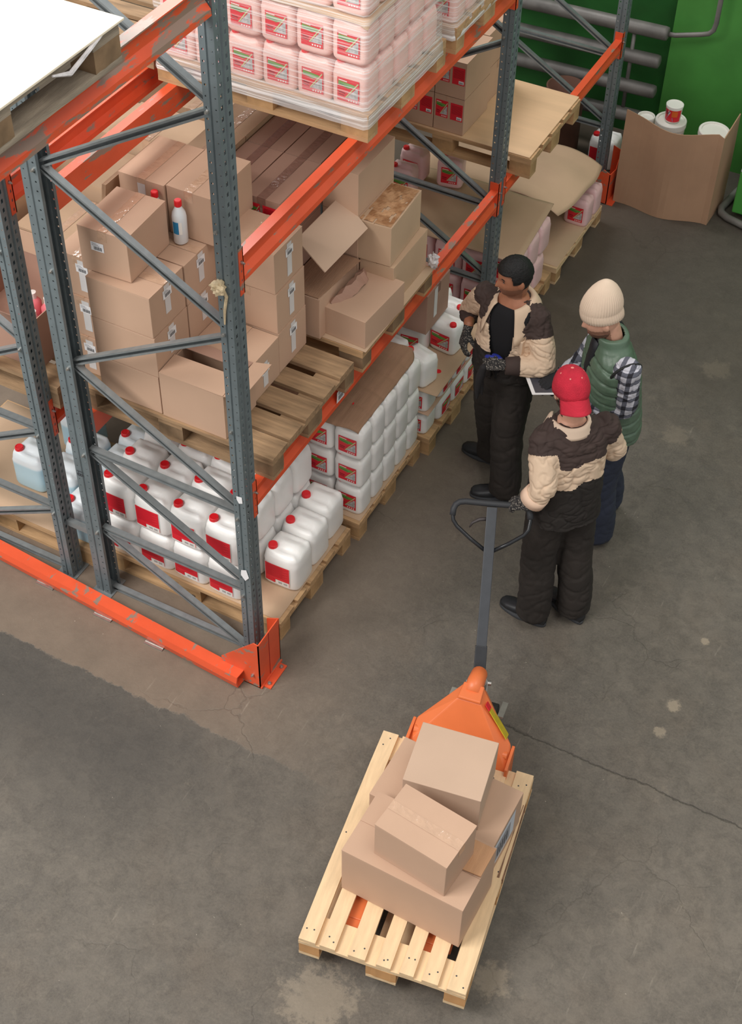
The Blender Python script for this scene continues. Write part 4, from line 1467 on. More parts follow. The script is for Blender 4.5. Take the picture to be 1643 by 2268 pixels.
for i in range(5):
    pg.quad([(.3208, -.09 + i * .025, .09), (.3208, -.08 + i * .025, .09), (.3208, -.08 + i * .025, .17), (.3208, -.09 + i * .025, .17)], 2)
put('label', pg, [mat('label_paper', (206, 212, 222), .5), M_inkm, M_ink], back)
carton('square carton on top of the pallet truck load, at the back', 1.252, 1.627, -.665 - .0, -.33, .501, .75, .172, 'x', m_=M_cardb, tape=False, lid=False, pivot=(1.627, -.665))
carton('taped carton on top of the big one, at the front of the pallet truck load', 1.27, 1.648, -1.077, -.822, .573, .818, -.112, 'x', pivot=(1.648, -1.077))

JA = 1.72
J = root('pallet_truck', 'orange hand pallet truck with long black handle under the foreground pallet', 'pallet truck', (1.301, -.156, 0), JA - PI / 2)
# local: +Y towards the handle, X across
def hull(name, pts, m_, parent, bev=.008):
    bm = bmesh.new()
    for p in pts:
        bm.verts.new(p)
    bmesh.ops.convex_hull(bm, input=bm.verts)
    bmesh.ops.dissolve_limit(bm, angle_limit=.02, verts=bm.verts, edges=bm.edges)
    me = bpy.data.meshes.new(name)
    bm.to_mesh(me)
    bm.free()
    return put(name, me, m_, parent, bevel=bev)
hull('frame_hood', [(-.262, -.04, .10), (.262, -.04, .10), (-.262, .09, .10), (.262, .09, .10), (-.075, .29, .14), (.075, .29, .14),
                    (-.262, -.03, .235), (.262, -.03, .235), (-.25, .088, .30), (.25, .088, .30), (-.058, .145, .485), (.058, .145, .485), (-.052, .235, .495), (.052, .235, .495), (-.05, .30, .40), (.05, .30, .40)], M_orj, J)
for s in (-1, 1):
    mb = MB()
    mb.box((s * .262 - .008, -.055, .07), (s * .262 + .008, .10, .285))
    hs = put('hood_side', mb, M_orj, J, bevel=.003)
    mb = MB()
    mb.tube([(s * .20, .035, .275), (s * .245, .035, .275)], .022, 14)
    put('hood_pin', mb, M_orj, hs)
mb = MB()
mb.hexa([(-.062, .138, .488), (.062, .138, .488), (.056, .24, .498), (-.056, .24, .498), (-.058, .142, .502), (.058, .142, .502), (.052, .236, .51), (-.052, .236, .51)])
put('top_plate', mb, M_orj, J, bevel=.005)
mb = MB()
mb.tube([(0, .20, .47), (0, .27, .485), (0, .335, .47), (0, .355, .44)], [.05, .046, .042, .03], 18)
put('pump_head', mb, M_orj, J, True)
# yellow plate on the right flank of the hood
def on_hood(a, b_, c, e):
    return a
n_ = Vector((.25 - .058, 0, 0))
A_, B_2, C_ = Vector((.25, .088, .30)), Vector((.058, .145, .485)), Vector((.05, .30, .40))
D_ = Vector((.075, .29, .14))
def lerp(a, b_, t):
    return a + (b_ - a) * t
yp = MB()
E0 = Vector((.25, .088, .30)); E1 = Vector((.052, .235, .495))
nrm = (Vector((.052, .235, .495)) - E0).cross(Vector((.075, .29, .14)) - E0).normalized()
if nrm.x < 0:
    nrm = -nrm
nr2 = (Vector((.058, .145, .485)) - E0).cross(Vector((.262, -.03, .235)) - E0).normalized()
Fp = lambda u, v: lerp(lerp(Vector((.25, .088, .30)), Vector((.058, .145, .485)), u), lerp(Vector((.262, .09, .10)), Vector((.052, .235, .495)), u), v)
# plate lies on the sloped face between the rear edge and the right edge
q0, q1 = Vector((.25, .088, .30)), Vector((.055, .19, .49))
nx_ = Vector((.69, .35, .63)).normalized()
P0 = lerp(q0, q1, .16) + nx_ * .007
dv = (q1 - q0).normalized()
du = nx_.cross(dv).normalized()
for a, b_, mi in ((0, .165, 0), (.17, .205, 1)):
    yp.hexa([P0 + dv * a - du * .031 - nx_ * .004, P0 + dv * a + du * .031 - nx_ * .004, P0 + dv * b_ + du * .031 - nx_ * .004, P0 + dv * b_ - du * .031 - nx_ * .004,
             P0 + dv * a - du * .031, P0 + dv * a + du * .031, P0 + dv * b_ + du * .031, P0 + dv * b_ - du * .031], mi)
put('rating_plate', yp, [mat('yellow_plate', (196, 172, 40), .5, 0, .1, 40), M_redl], J)
for s in (-1, 1):
    fk = MB()
    x = s * .19
    fk.hexa([(x - .08, -.03, .125), (x + .08, -.03, .125), (x + .08, .0, .125), (x - .08, .0, .125), (x - .08, -.03, .184), (x + .08, -.03, .184), (x + .08, .0, .184), (x - .08, .0, .184)])
    fk.hexa([(x - .05, -1.16, .15), (x + .05, -1.16, .15), (x + .08, -.03, .125), (x - .08, -.03, .125), (x - .05, -1.16, .175), (x + .05, -1.16, .175), (x + .08, -.03, .184), (x - .08, -.03, .184)])
    fk.hexa([(x - .08, -1.0, .135), (x + .08, -1.0, .135), (x + .08, -.03, .125), (x - .08, -.03, .125), (x - .08, -1.0, .182), (x + .08, -1.0, .182), (x + .08, -.03, .184), (x - .08, -.03, .184)])
    put('fork', fk, M_orj, J, bevel=.004)
    wl = MB()
    wl.tube([(x - .035, -.90, .042), (x + .035, -.90, .042)], .042, 20)
    wl.box((x - .045, -.93, .042), (x - .037, -.87, .15))
    wl.box((x + .037, -.93, .042), (x + .045, -.87, .15))
    put('load_roller', wl, M_dark, J)
pm = MB()
pm.tube([(0, .33, .1), (0, .33, .42)], .045, 18)
pm.box((-.07, .30, .08), (.07, .37, .16))
put('pump', pm, M_metal, J)
for s in (-1, 1):
    wl = MB()
    wl.tube([(s * .085 - .025, .34, .095), (s * .085 + .025, .34, .095)], .095, 28)
    put('steering_wheel', wl, mat('tyre', (46, 46, 46), .7), J, bevel=.006)
    wl = MB()
    wl.tube([(s * .118, .34, .095), (s * .122, .34, .095)], .055, 20)
    wl.bar((s * .14, .30, .20), (s * .14, .42, .17), .03, .012)
    put('wheel_guard', wl, mat('grey_casting', (160, 158, 150), .5, .3, .1, 20), J)
Rz = Matrix.Rotation(-(JA - PI / 2), 4, 'Z')
def toJ(p):
    return Rz @ (Vector(p) - Vector((1.301, -.156, 0)))
h0, h1 = Vector((1.255, .17, .33)), Vector((.985, .83, .985))
hd = (h1 - h0).normalized()
lat = Vector((.925, .38, 0)).normalized()
upn = lat.cross(hd).normalized()
if upn.z < 0:
    upn = -upn
b_ = MB()
b_.bar(toJ(h0), toJ(h0 + hd * .235), .062, .034, Rz.to_3x3() @ upn)
put('handle_socket', b_, mat('black_paint', (44, 46, 50), .38, .1, .1, 20), J, bevel=.003)
b_ = MB()
b_.bar(toJ(h0 + hd * .2), toJ(h1 - hd * .012), .054, .028, Rz.to_3x3() @ upn)
put('handle_pole', b_, mat('dark_grey_paint', (62, 65, 70), .42, .1, .1, 20), J, bevel=.003)
M_blk_p = mat('black_enamel', (34, 36, 40), .28, .1)
def hp(a, c, e=0):
    return toJ(h1 + lat * a - hd * c + upn * e)
lp = MB()
pts = [hp(-.02, .24), hp(-.10, .185), hp(-.175, .125), hp(-.197, .095), hp(-.203, .06), hp(-.20, .02)]
lp.tube(pts, .0105, 12)
pts2 = [hp(.02, .24), hp(.10, .195), hp(.175, .145), hp(.197, .115), hp(.203, .07), hp(.20, .02)]
lp.tube(pts2, .0105, 12)
put('handle_loop', lp, M_blk_p, J, True)
gp = MB()
gp.tube([hp(-.203, .07), hp(-.20, .035), hp(-.19, .012), hp(-.17, -.003), hp(-.14, -.008), hp(-.03, -.006), hp(.0, -.006), hp(.14, -.006), hp(.17, -.003), hp(.19, .012), hp(.20, .035), hp(.203, .06)], .0165, 14)
put('rubber_grip', gp, mat('grip_rubber', (48, 50, 54), .6), J, True)
lv = MB()
lv.tube([hp(-.02, .075, -.012), hp(-.06, .08, -.02), hp(-.095, .10, -.03), hp(-.11, .125, -.035)], [.010, .010, .008, .004], 8)
put('release_lever', lv, mat('lever_plastic', (62, 56, 56), .5), J, True)
lg = MB()
for s in (-1, 1):
    lg.bar(toJ(h0 + lat * s * .042 - hd * .10), toJ(h0 + lat * s * .042 + hd * .06), .010, .03, Rz.to_3x3() @ upn)
    lg.tube([toJ(h0 + lat * s * .03 + hd * .045), toJ(h0 + lat * s * .065 + hd * .045)], .013, 12)
put('handle_hinge', lg, M_metal, J)
bolt(J, toJ(h0 + hd * .08 + upn * .017), Rz.to_3x3() @ upn, .006)

# ------------------------------------------------------------------ back wall: heating pipes, bin, buckets, machine
M_pipe = mat('dirty_pipe', (112, 109, 106), .5, .2, .25, 6, .1, 30)
RD = root('pipe_radiator', 'grey heating radiator of four thick horizontal pipes on the green back wall', 'radiator', (0, 5.85, 0))
for i, z in enumerate((1.09, .845, .585, .335)):
    x1 = (.17, .14, .145, .13)[i]
    p = MB()
    dz = -.028
    p.tube([(-2.6, 0, z + dz * 2.7), (x1 - .03, 0, z), (x1 - .008, 0, z), (x1, 0, z)], [.054, .054, .05, .03], 20)
    put('heating_pipe', p, M_pipe, RD, True)
p = MB()
p.tube([(-.10, .01, .33), (-.10, .01, 1.08)], .016, 10)
put('riser', p, M_pipe, RD, True)
p = MB()
p.tube([(-2.0, .01, .33), (-2.0, .01, 1.08)], .016, 10)
put('riser', p, M_pipe, RD, True)
p = MB()
p.tube([(.16, 0, 1.09), (.22, 0, 1.095), (.42, 0, 1.155), (.47, 0, 1.175), (.50, 0, 1.21), (.51, 0, 1.27), (.51, 0, 3.0)], .019, 12)
put('feed_pipe', p, M_pipe, RD, True)
M_bin = mat('bin_cardboard', (176, 140, 112), .85, 0, .08, 3, .04, 120)
BN = root('cardboard_bin', 'tall open cardboard bin with wavy rim standing in the far corner', 'bin', (.53, 5.36, 0))
mb = MB()
plan = [(.36, -.185), (.37, .20), (-.36, .24), (-.385, -.23)]
seg = 16
ring_b, ring_t = [], []
for k in range(4):
    a, c = Vector(plan[k]).to_3d(), Vector(plan[(k + 1) % 4]).to_3d()
    for i in range(seg):
        u = i / seg
        p = a.lerp(c, u)
        if k == 3:
            p.y += -.05 * math.sin(u * PI) + .018 * math.sin(u * 9)
        zt_ = .765 + (.03 * math.sin(u * PI * 2 + k * 1.3) if k != 3 else .0)
        if k == 3:
            zt_ = .80 - .06 * math.sin(u * PI) ** .7 if u < .6 else .765 - .02 * math.sin(u * PI)
            zt_ = .795 - .055 * math.sin(PI * min(1, max(0, u)) ) + .02 * (1 - u)
        if k == 0:
            zt_ = .765 + .04 * u if u < .9 else .60
        if k == 1:
            zt_ = .34 + .02 * math.sin(u * 5)
        if k == 2:
            zt_ = .36 + .43 * max(0, (u - .75) / .25) ** .6
        ring_b.append((p.x, p.y, 0.002))
        ring_t.append((p.x, p.y, zt_))
mid = [((a[0] + c[0]) / 2, (a[1] + c[1]) / 2 + .008 * math.sin(i), (a[2] + c[2]) / 2) for i, (a, c) in enumerate(zip(ring_b, ring_t))]
mb.rings([ring_b, mid, ring_t], cap=False)
put('bin_wall', mb, M_bin, BN, solid=.007)
mb = MB()
mb.quad([(p[0], p[1], .004) for p in ring_b])
put('bin_floor', mb, M_bin, BN)
def bucket(label, x, y, z, r, h, tilt=0.0):
    R_ = root('paint_bucket', label, 'bucket', (x, y, z), 0, 'paint buckets in the cardboard bin')
    R_.rotation_euler = (tilt * .3, tilt, 0)
    n = 32
    b = MB()
    b.lathe([(r * .90, 0), (r, h * .86), (r, h * .88)], n=n)
    put('bucket_body', b, M_white, R_, True)
    b = MB()
    b.lathe([(r * 1.0, h * .87), (r * 1.05, h * .88), (r * 1.05, h * .985), (r * 1.01, h), (r * .88, h), (r * .86, h * .975), (.001, h * .975)], n=n)
    put('bucket_lid', b, M_white, R_, False)
    w_ = MB()
    def S(a, zz, l):
        ang = -PI / 2 - .3 + a
        rr = r * (.90 + .10 * zz / .86) + .0007 * l
        return (rr * math.cos(ang), rr * math.sin(ang), h * zz)
    def strip(a0, a1, z0, z1, mi, l, nn=6):
        for i in range(nn):
            p, q_ = a0 + (a1 - a0) * i / nn, a0 + (a1 - a0) * (i + 1) / nn
            w_.quad([S(p, z0, l), S(q_, z0, l), S(q_, z1, l), S(p, z1, l)], mi)
    strip(-1.6, 1.6, .08, .80, 0, 1, 16)
    strip(.35, 1.1, .40, .76, 1, 2)
    w_.quad([S(-.9, .40, 2), S(-.1, .40, 2), S(.2, .66, 2), S(-.1, .78, 2), S(-.9, .74, 2)], 2)
    for st_ in (((-.85, .70), (-.35, .72), (-.35, .66), (-.85, .64)), ((-.66, .68), (-.58, .68), (-.62, .46), (-.70, .46)), ((-.42, .66), (-.36, .66), (-.36, .46), (-.42, .46)), ((-.36, .66), (-.30, .66), (-.18, .50), (-.22, .48)), ((-.18, .50), (.12, .72), (.06, .74), (-.22, .53))):
        w_.quad([S(a, zz, 3) for a, zz in st_], 3)
    if r < .1:
        w_.quad([S(-.5, .12, 3), S(.6, .12, 3), S(.5, .34, 3), S(-.2, .40, 3)], 4)
    put('bucket_print', w_, [M_redl, mat('flame_print', (222, 104, 40), .5), mat('silver_print', (196, 196, 200), .4), M_ink, mat('sky_print', (90, 170, 214), .5)], R_)
    return R_
bucket('white bucket with red print in the cardboard bin, a smaller can standing on it', .43, 5.35, .30, .112, .40)
bucket('small red and white can standing on top of the left bucket', .44, 5.345, .701, .062, .135)
bucket('white lidded bucket with red print, alone on the right in the cardboard bin', .745, 5.37, .31, .112, .39, .05)
for i, (x, y) in enumerate(((.43, 5.35), (.745, 5.37), (.235, 5.36))):
    bucket('bucket low in the cardboard bin, ' + ['under the left bucket', 'under the right bucket', 'at the far left, barely showing its rim'][i], x, y, .007, .11 if i < 2 else .065, .29 if i < 2 else .66)
MG = root('floor_machine', 'green and white machine panel with bent grey tube at the right edge by the wall', 'machine', (1.35, 5.55, 0))
b = MB()
b.hexa([(-.33, -.20, .06), (.35, -.20, .06), (.35, .22, .06), (-.30, .22, .06), (-.33, -.20, .42), (.35, -.20, .42), (.35, .22, .42), (-.30, .22, .42)])
put('green_panel', b, mat('machine_green', (74, 150, 66), .4), MG, bevel=.01)
b = MB()
b.hexa([(-.33, -.20, .421), (.35, -.20, .421), (.35, .22, .421), (-.30, .22, .421), (-.31, -.17, .62), (.35, -.17, .62), (.35, .2, .62), (-.28, .2, .62)])
put('white_panel', b, mat('machine_white', (196, 210, 208), .4), MG, bevel=.01)
b = MB()
b.hexa([(-.31, -.17, .621), (.35, -.17, .621), (.35, .2, .621), (-.28, .2, .621), (-.29, -.15, .80), (.35, -.15, .80), (.35, .18, .80), (-.26, .18, .80)])
put('teal_panel', b, mat('machine_teal', (56, 140, 140), .4), MG, bevel=.01)
b = MB()
b.tube([(-.32, .20, .10), (-.38, .10, .05), (-.41, -.08, .036), (-.42, -.15, .036), (-.40, -.21, .036), (-.34, -.25, .036), (-.2, -.29, .036), (.3, -.42, .036)], .028, 14)
put('bent_tube', b, mat('grey_tube', (120, 118, 114), .5, .2, .15, 10), MG, True)
DR = root('barrel', 'brown fibre barrel behind the farthest pallet, under the pipes', 'barrel', (-.50, 5.58, 0))
b = MB()
b.lathe([(.145, 0), (.15, .01), (.15, .58), (.155, .585), (.155, .60), (.14, .60), (.14, .02), (.001, .02)], n=36)
put('barrel_body', b, mat('barrel_brown', (96, 64, 50), .8, 0, .15, 6), DR, True)
jug('W10', 'white jug with red cap on the floor behind the far post, beside the bin', -.12, 5.60, .001, 0)
# ------------------------------------------------------------------ people
DG = lambda: bpy.context.evaluated_depsgraph_get()
def remesh(mbs, voxel, smooth=4, name='body', fac=0.5):
    al = MB()
    for q in mbs:
        al.add(q.v, q.f)
    me = al.mesh('tmp')
    o = bpy.data.objects.new('tmp', me)
    COL.objects.link(o)
    bm = bmesh.new()
    bm.from_mesh(me)
    bmesh.ops.recalc_face_normals(bm, faces=bm.faces)
    bm.to_mesh(me)
    bm.free()
    r = o.modifiers.new('r', 'REMESH')
    r.mode = 'VOXEL'
    r.voxel_size = voxel
    s = o.modifiers.new('s', 'SMOOTH')
    s.iterations = smooth
    s.factor = fac
    bpy.context.view_layer.update()
    out = bpy.data.meshes.new_from_object(o.evaluated_get(DG()))
    bpy.data.objects.remove(o)
    out.name = name
    out.materials.clear()
    return out
def V(*a):
    return Vector(a)
def ell_tube(secs, n=24):
    """secs: list of (centre, axis1, r1, axis2, r2)"""
    rings = []
    for c, a, ra, b_, rb in secs:
        rings.append([Vector(c) + a * (ra * math.copysign(abs(math.cos(t)) ** .85, math.cos(t))) + b_ * (rb * math.copysign(abs(math.sin(t)) ** .85, math.sin(t))) for t in [2 * PI * k / n for k in range(n)]])
    mb = MB()
    mb.rings(rings)
    return mb
def limb(pts, rad, n=14, sub=4):
    """smooth tapered limb through pts"""
    P, R_ = [], []
    m_ = len(pts)
    for i in range(m_ - 1):
        for k in range(sub):
            t = k / sub
            P.append(Vector(pts[i]).lerp(Vector(pts[i + 1]), t))
            R_.append(rad[i] + (rad[i + 1] - rad[i]) * t)
    P.append(Vector(pts[-1]))
    R_.append(rad[-1])
    for _ in range(1):
        Q = [p.copy() for p in P]
        for i in range(1, len(P) - 1):
            Q[i] = P[i] * .5 + (P[i - 1] + P[i + 1]) * .25
        P = Q
    mb = MB()
    # rounded ends
    d0, d1 = (P[0] - P[1]).normalized(), (P[-1] - P[-2]).normalized()
    P = [P[0] + d0 * R_[0] * .6] + P + [P[-1] + d1 * R_[-1] * .6]
    R_ = [R_[0] * .55] + R_ + [R_[-1] * .55]
    mb.tube(P, R_, n)
    return mb
def g(x, s):
    return math.exp(-(x / s) ** 2)
def head_pt(ph, th, grow=0.0):
    z = .120 * math.cos(th)
    s = max(0, math.sin(th)) ** .86
    x, y = .076 * s * math.sin(ph), .098 * s * math.cos(ph)
    fr = max(0, math.cos(ph))
    t = max(0, -z / .12)
    x *= 1 - .30 * t ** 1.3
    if y < 0:
        y *= 1 - .50 * t ** .9
    else:
        y *= 1 - .02 * t
        y = y if y < .07 else .07 + (y - .07) * .72
    w_ = fr ** .5
    if -.05 < z < .05:
        k = 0
        if z > -.026:
            k = max(0, min(1, (.034 - z) / .06)) ** 1.2
        else:
            k = max(0, (z + .042) / .016)
        y += w_ * .030 * k * g(x, .010 + .005 * k)
    y += w_ * .006 * g(z - .036, .011) * g(x, .048)
    y -= w_ * .013 * (g(x - .031, .015) + g(x + .031, .015)) * g(z - .016, .012)
    y += w_ * .004 * (g(x - .042, .02) + g(x + .042, .02)) * g(z + .018, .018)
    y += w_ * (.008 * g(x, .021) * (g(z + .053, .007) + g(z + .067, .007)) - .005 * g(z + .060, .0035) * g(x, .024))
    y += w_ * .010 * g(x, .022) * g(z + .098, .017)
    if grow:
        L = math.sqrt(x * x + y * y + z * z) or 1
        x, y, z = x * (1 + grow / L), y * (1 + grow / L), z * (1 + grow / L)
    return x, y, z
def head_frame(hc, f, pitch, roll=0.0):
    f = Vector((f[0], f[1], 0)).normalized()
    r = Vector((f.y, -f.x, 0))
    u = Vector((0, 0, 1))
    f2 = f * math.cos(pitch) + u * math.sin(pitch)
    u2 = r.cross(f2)
    if roll:
        r, u2 = r * math.cos(roll) + u2 * math.sin(roll), u2 * math.cos(roll) - r * math.sin(roll)
    M = Matrix((r, f2, u2)).transposed().to_4x4()
    M.translation = Vector(hc)
    return M
def head_mb(M, nph=72, nth=56):
    rings = []
    for j in range(nth + 1):
        th = PI * (.002 + .996 * j / nth)
        rings.append([M @ Vector(head_pt(2 * PI * i / nph, th)) for i in range(nph)])
    mb = MB()
    mb.rings(rings)
    ears = []
    for s in (-1, 1):
        e = MB()
        rr = []
        for j in range(9):
            t = -1 + 2 * j / 8
            k = math.sqrt(max(.02, 1 - t * t))
            rr.append([M @ Vector((s * (.074 + .010 * k * (1 if math.cos(a) < 0 else .35)) + s * .012 * math.sin(a) * k * .6, -.012 + .019 * k * math.cos(a), .002 + .032 * t)) for a in [2 * PI * q / 14 for q in range(14)]])
        e.rings(rr)
        ears.append(e)
    return [mb] + ears
def shell(M, region, grow, n=96, m_=72, amp=0.0, sc=60):
    """thin cap of hair or beard: part of the head surface pushed outwards"""
    mb = MB()
    idx = {}
    pts = {}
    for j in range(m_ + 1):
        for i in range(n):
            ph, th = 2 * PI * i / n, PI * (.002 + .996 * j / m_)
            x0, y0, z0 = head_pt(ph, th)
            gr_ = grow(x0, y0, z0) if callable(grow) else grow
            p = Vector(head_pt(ph, th, gr_))
            if amp:
                p += p.normalized() * amp * noise.noise(p * sc)
            pts[(i, j)] = (p, region(x0, y0, z0))
    for j in range(m_):
        for i in range(n):
            q = [(i, j), ((i + 1) % n, j), ((i + 1) % n, j + 1), (i, j + 1)]
            if sum(pts[k][1] for k in q) >= 3:
                f = []
                for k in q:
                    if k not in idx:
                        idx[k] = len(mb.v)
                        mb.v.append(tuple(M @ pts[k][0]))
                    f.append(idx[k])
                mb.f.append(tuple(f))
                mb.m.append(0)
    return mb
def hand(wrist, d, n, s, curl=(20, 25, 20), sc=1.0, thumb=(.6, .5), tc=20, grow=0.0, spread=.06):
    d, n, s = d.normalized(), n.normalized(), s.normalized()
    out = [ell_tube([(wrist - d * .03, s, .030 + grow, n, .024 + grow), (wrist, s, .030 + grow, n, .021 + grow), (wrist + d * .03, s, .037 + grow, n, .018 + grow),
                     (wrist + d * .065, s, .043 + grow, n, .016 + grow), (wrist + d * .092, s, .041 + grow, n, .013 + grow)], 18)]
    for i, (off, L) in enumerate(((.031, .074), (.0105, .083), (-.0105, .077), (-.031, .060))):
        p = wrist + d * (.082 - .006 * abs(i - 1)) + s * off
        a = 0.0
        pts, rad = [p - d * .02], [.0092 + grow]
        pts.append(p.copy())
        rad.append(.0098 + grow)
        for k, fr in enumerate((.44, .31, .25)):
            a += math.radians(curl[k])
            dr = d * math.cos(a) + n * math.sin(a) + s * (spread * (1.5 - i) / 1.5)
            p = p + dr.normalized() * (L * fr)
            pts.append(p.copy())
            rad.append((.0092, .0085, .0072)[k] + grow)
        mb = MB()
        e = (pts[-1] - pts[-2]).normalized()
        mb.tube(pts + [pts[-1] + e * .005], rad + [rad[-1] * .55], 12)
        out.append(mb)
    p = wrist + d * .018 + s * .022
    td = (d * thumb[0] + s * thumb[1] + n * .45).normalized()
    pts, rad = [p], [.015 + grow]
    for k, L in enumerate((.038, .032, .026)):
        a = math.radians(tc) * k
        dd = (td * math.cos(a) + (d * .5 + n * .8 - s * .3).normalized() * math.sin(a)).normalized()
        p = p + dd * L
        pts.append(p.copy())
        rad.append((.0135, .0112, .0095)[k] + grow)
    e = (pts[-1] - pts[-2]).normalized()
    mb = MB()
    mb.tube(pts + [pts[-1] + e * .006], rad + [rad[-1] * .55], 12)
    out.append(mb)
    return out
def wrinkle(me, amp, sc, seed=0, st=(1, 1, 1)):
    nrm = [v.normal.copy() for v in me.vertices]
    for v, nn in zip(me.vertices, nrm):
        p = Vector((v.co.x * st[0], v.co.y * st[1], v.co.z * st[2])) * sc + Vector((seed, seed * 1.7, 0))
        a = noise.noise(p + Vector((0, 0, noise.noise(p * .5) * 1.5)))
        b_ = noise.noise(p * 1.9 + Vector((3, 1, 7)))
        k = -max(0, 1 - abs(a) * 4.0) ** 1.5 - .5 * max(0, 1 - abs(b_) * 5) + .55 * noise.noise(p * .6)
        v.co += nn * amp * k
def shoe(parent, ankle, d, name='shoe', sole_c=(58, 60, 64)):
    d = Vector((d[0], d[1], 0)).normalized()
    s = Vector((d.y, -d.x, 0))
    a = Vector((ankle[0], ankle[1], 0))
    secs = []
    for t, hw, h in ((-.085, .026, .06), (-.07, .036, .09), (-.02, .040, .105), (.04, .043, .085), (.10, .049, .062), (.15, .048, .052), (.19, .036, .042), (.205, .018, .03)):
        secs.append((a + d * t + V(0, 0, .018 + h / 2), s, hw, V(0, 0, 1), h / 2))
    up = ell_tube(secs, 20)
    me = up.mesh(name)
    o = put(name, me, mat('shoe_leather', (34, 36, 40), .45, 0, .2, 14), parent, True)
    sl = MB()
    rr = []
    for z, k in ((0.0, .96), (.004, 1.0), (.020, 1.0), (.023, .96)):
        ring = []
        for q in range(28):
            t = 2 * PI * q / 28
            c = math.cos(t)
            x = .06 + .15 * c
            hw = (.050 if c > -.2 else .042) * math.copysign(abs(math.sin(t)) ** .75, math.sin(t))
            ring.append(a + d * (.06 + .15 * c * k) + s * hw * k + V(0, 0, z))
        rr.append(ring)
    sl.rings(rr)
    put('sole', sl, mat('shoe_sole', sole_c, .7), o, True)
    return o
def trousers(hip, f, lknee, lank, rknee, rank, z1=1.02, grow=0.0):
    f = Vector((f[0], f[1], 0)).normalized()
    r = Vector((f.y, -f.x, 0))
    h = Vector(hip)
    out = [ell_tube([(h + V(0, 0, z1 - h.z), r, .172, f, .125), (h + V(0, 0, .02), r, .178, f, .130), (h + V(0, 0, -.06), r, .175, f, .128), (h + V(0, 0, -.12), r, .150, f, .105)])]
    for s, kn, an in ((-1, lknee, lank), (1, rknee, rank)):
        top = h + r * s * .086 + V(0, 0, -.03)
        out.append(limb([top, Vector(kn), Vector(an) + V(0, 0, .12), Vector(an) + V(0, 0, -.005)], [.115, .102, .100, .102], 18, 5))
    return out
def near_seg(p, a, b_):
    ab = b_ - a
    t = max(0, min(1, (p - a).dot(ab) / ab.length_squared))
    return (p - (a + ab * t)).length, t
def rebase(me, o):
    for v in me.vertices:
        v.co -= o
    return me

M_skin1 = mat('skin_tan', (168, 112, 84), .5, 0, .06, 30)
M_skin2 = mat('skin_fair', (214, 164, 140), .5, 0, .06, 30)
M_hair = mat('black_hair', (12, 11, 12), .6, 0, .2, 60, .5, 220)
M_beard = mat('brown_beard', (70, 50, 40), .8, 0, .25, 80, .5, 200)
M_stub = mat('stubble', (150, 108, 88), .7, 0, .1, 90)
M_jbrown = mat('jacket_brown', (64, 50, 46), .85, 0, .12, 9, .1, 90)
M_jbeige = mat('jacket_beige', (216, 190, 164), .85, 0, .05, 9, .1, 90)
M_jblack = mat('work_black', (36, 31, 28), .85, 0, .2, 7, .1, 90)
M_tee = mat('black_shirt', (18, 18, 22), .9)
M_trous = mat('work_trousers', (40, 34, 30), .85, 0, .25, 5, .1, 90)
M_navy = mat('navy_trousers', (40, 46, 62), .85, 0, .15, 6)
def glove_mat():
    mt = mat('knit_glove', (52, 50, 50), .9, 0, 0, 20)
    N, L = mt.node_tree.nodes, mt.node_tree.links
    tc = N.new('ShaderNodeTexCoord')
    mp = N.new('ShaderNodeMapping')
    mp.inputs['Scale'].default_value = (90, 90, 200)
    L.new(tc.outputs['Object'], mp.inputs[0])
    n = N.new('ShaderNodeTexNoise')
    n.inputs['Scale'].default_value = 1.0
    n.inputs['Detail'].default_value = 3
    L.new(mp.outputs[0], n.inputs['Vector'])
    r = N.new('ShaderNodeValToRGB')
    r.color_ramp.elements[0].position = .52
    r.color_ramp.elements[1].position = .64
    r.color_ramp.elements[0].color = lin((38, 37, 38))
    r.color_ramp.elements[1].color = lin((138, 132, 124))
    L.new(n.outputs['Fac'], r.inputs[0])
    L.new(r.outputs[0], mt.node_tree.nodes['Principled BSDF'].inputs['Base Color'])
    return mt
M_glove = glove_mat()
M_blue = mat('blue_rubber', (36, 52, 150), .5, 0, .1, 30)

def jacket_colors(me, segs, rule, mats):
    for q in mats:
        me.materials.append(q)
    for p in me.polygons:
        c = p.center
        best = min(((near_seg(c, a, b_)[0] / rad, nm, near_seg(c, a, b_)[1]) for nm, a, b_, rad in segs), key=lambda k: k[0])
        p.material_index = rule(best[1], best[2], c, p.normal)
    me.polygons.foreach_set('use_smooth', [True] * len(me.polygons))

def collar(parent, nb, f, m_, r0=.072, r1=.13, front=.11, name='collar', a0=2.45):
    f = Vector((f[0], f[1], 0)).normalized()
    r = Vector((f.y, -f.x, 0))
    mb = MB()
    n = 40
    rows = 6
    for j in range(rows + 1):
        t = j / rows
        for i in range(n + 1):
            a = -a0 + 2 * a0 * i / n        # 0 = back of the neck
            fr = max(0, (abs(a) - 1.2) / (a0 - 1.2))
            rad = r0 + (r1 - r0) * t ** .8 + .02 * fr * t
            dz = .035 * math.sin(min(1, t * 2.2) * PI / 2) * (1 - t) - .055 * t - fr * t * front - .02 * fr
            p = Vector(nb) - f * math.cos(a) * rad + r * math.sin(a) * rad * 1.05 + V(0, 0, dz + .02) + f * (.035 * fr)
            mb.v.append(tuple(p))
    for j in range(rows):
        for i in range(n):
            k = j * (n + 1) + i
            mb.f.append((k, k + 1, k + n + 2, k + n + 1))
            mb.m.append(0)
    return put(name, mb, m_, parent, True, solid=.006, sol_off=0)

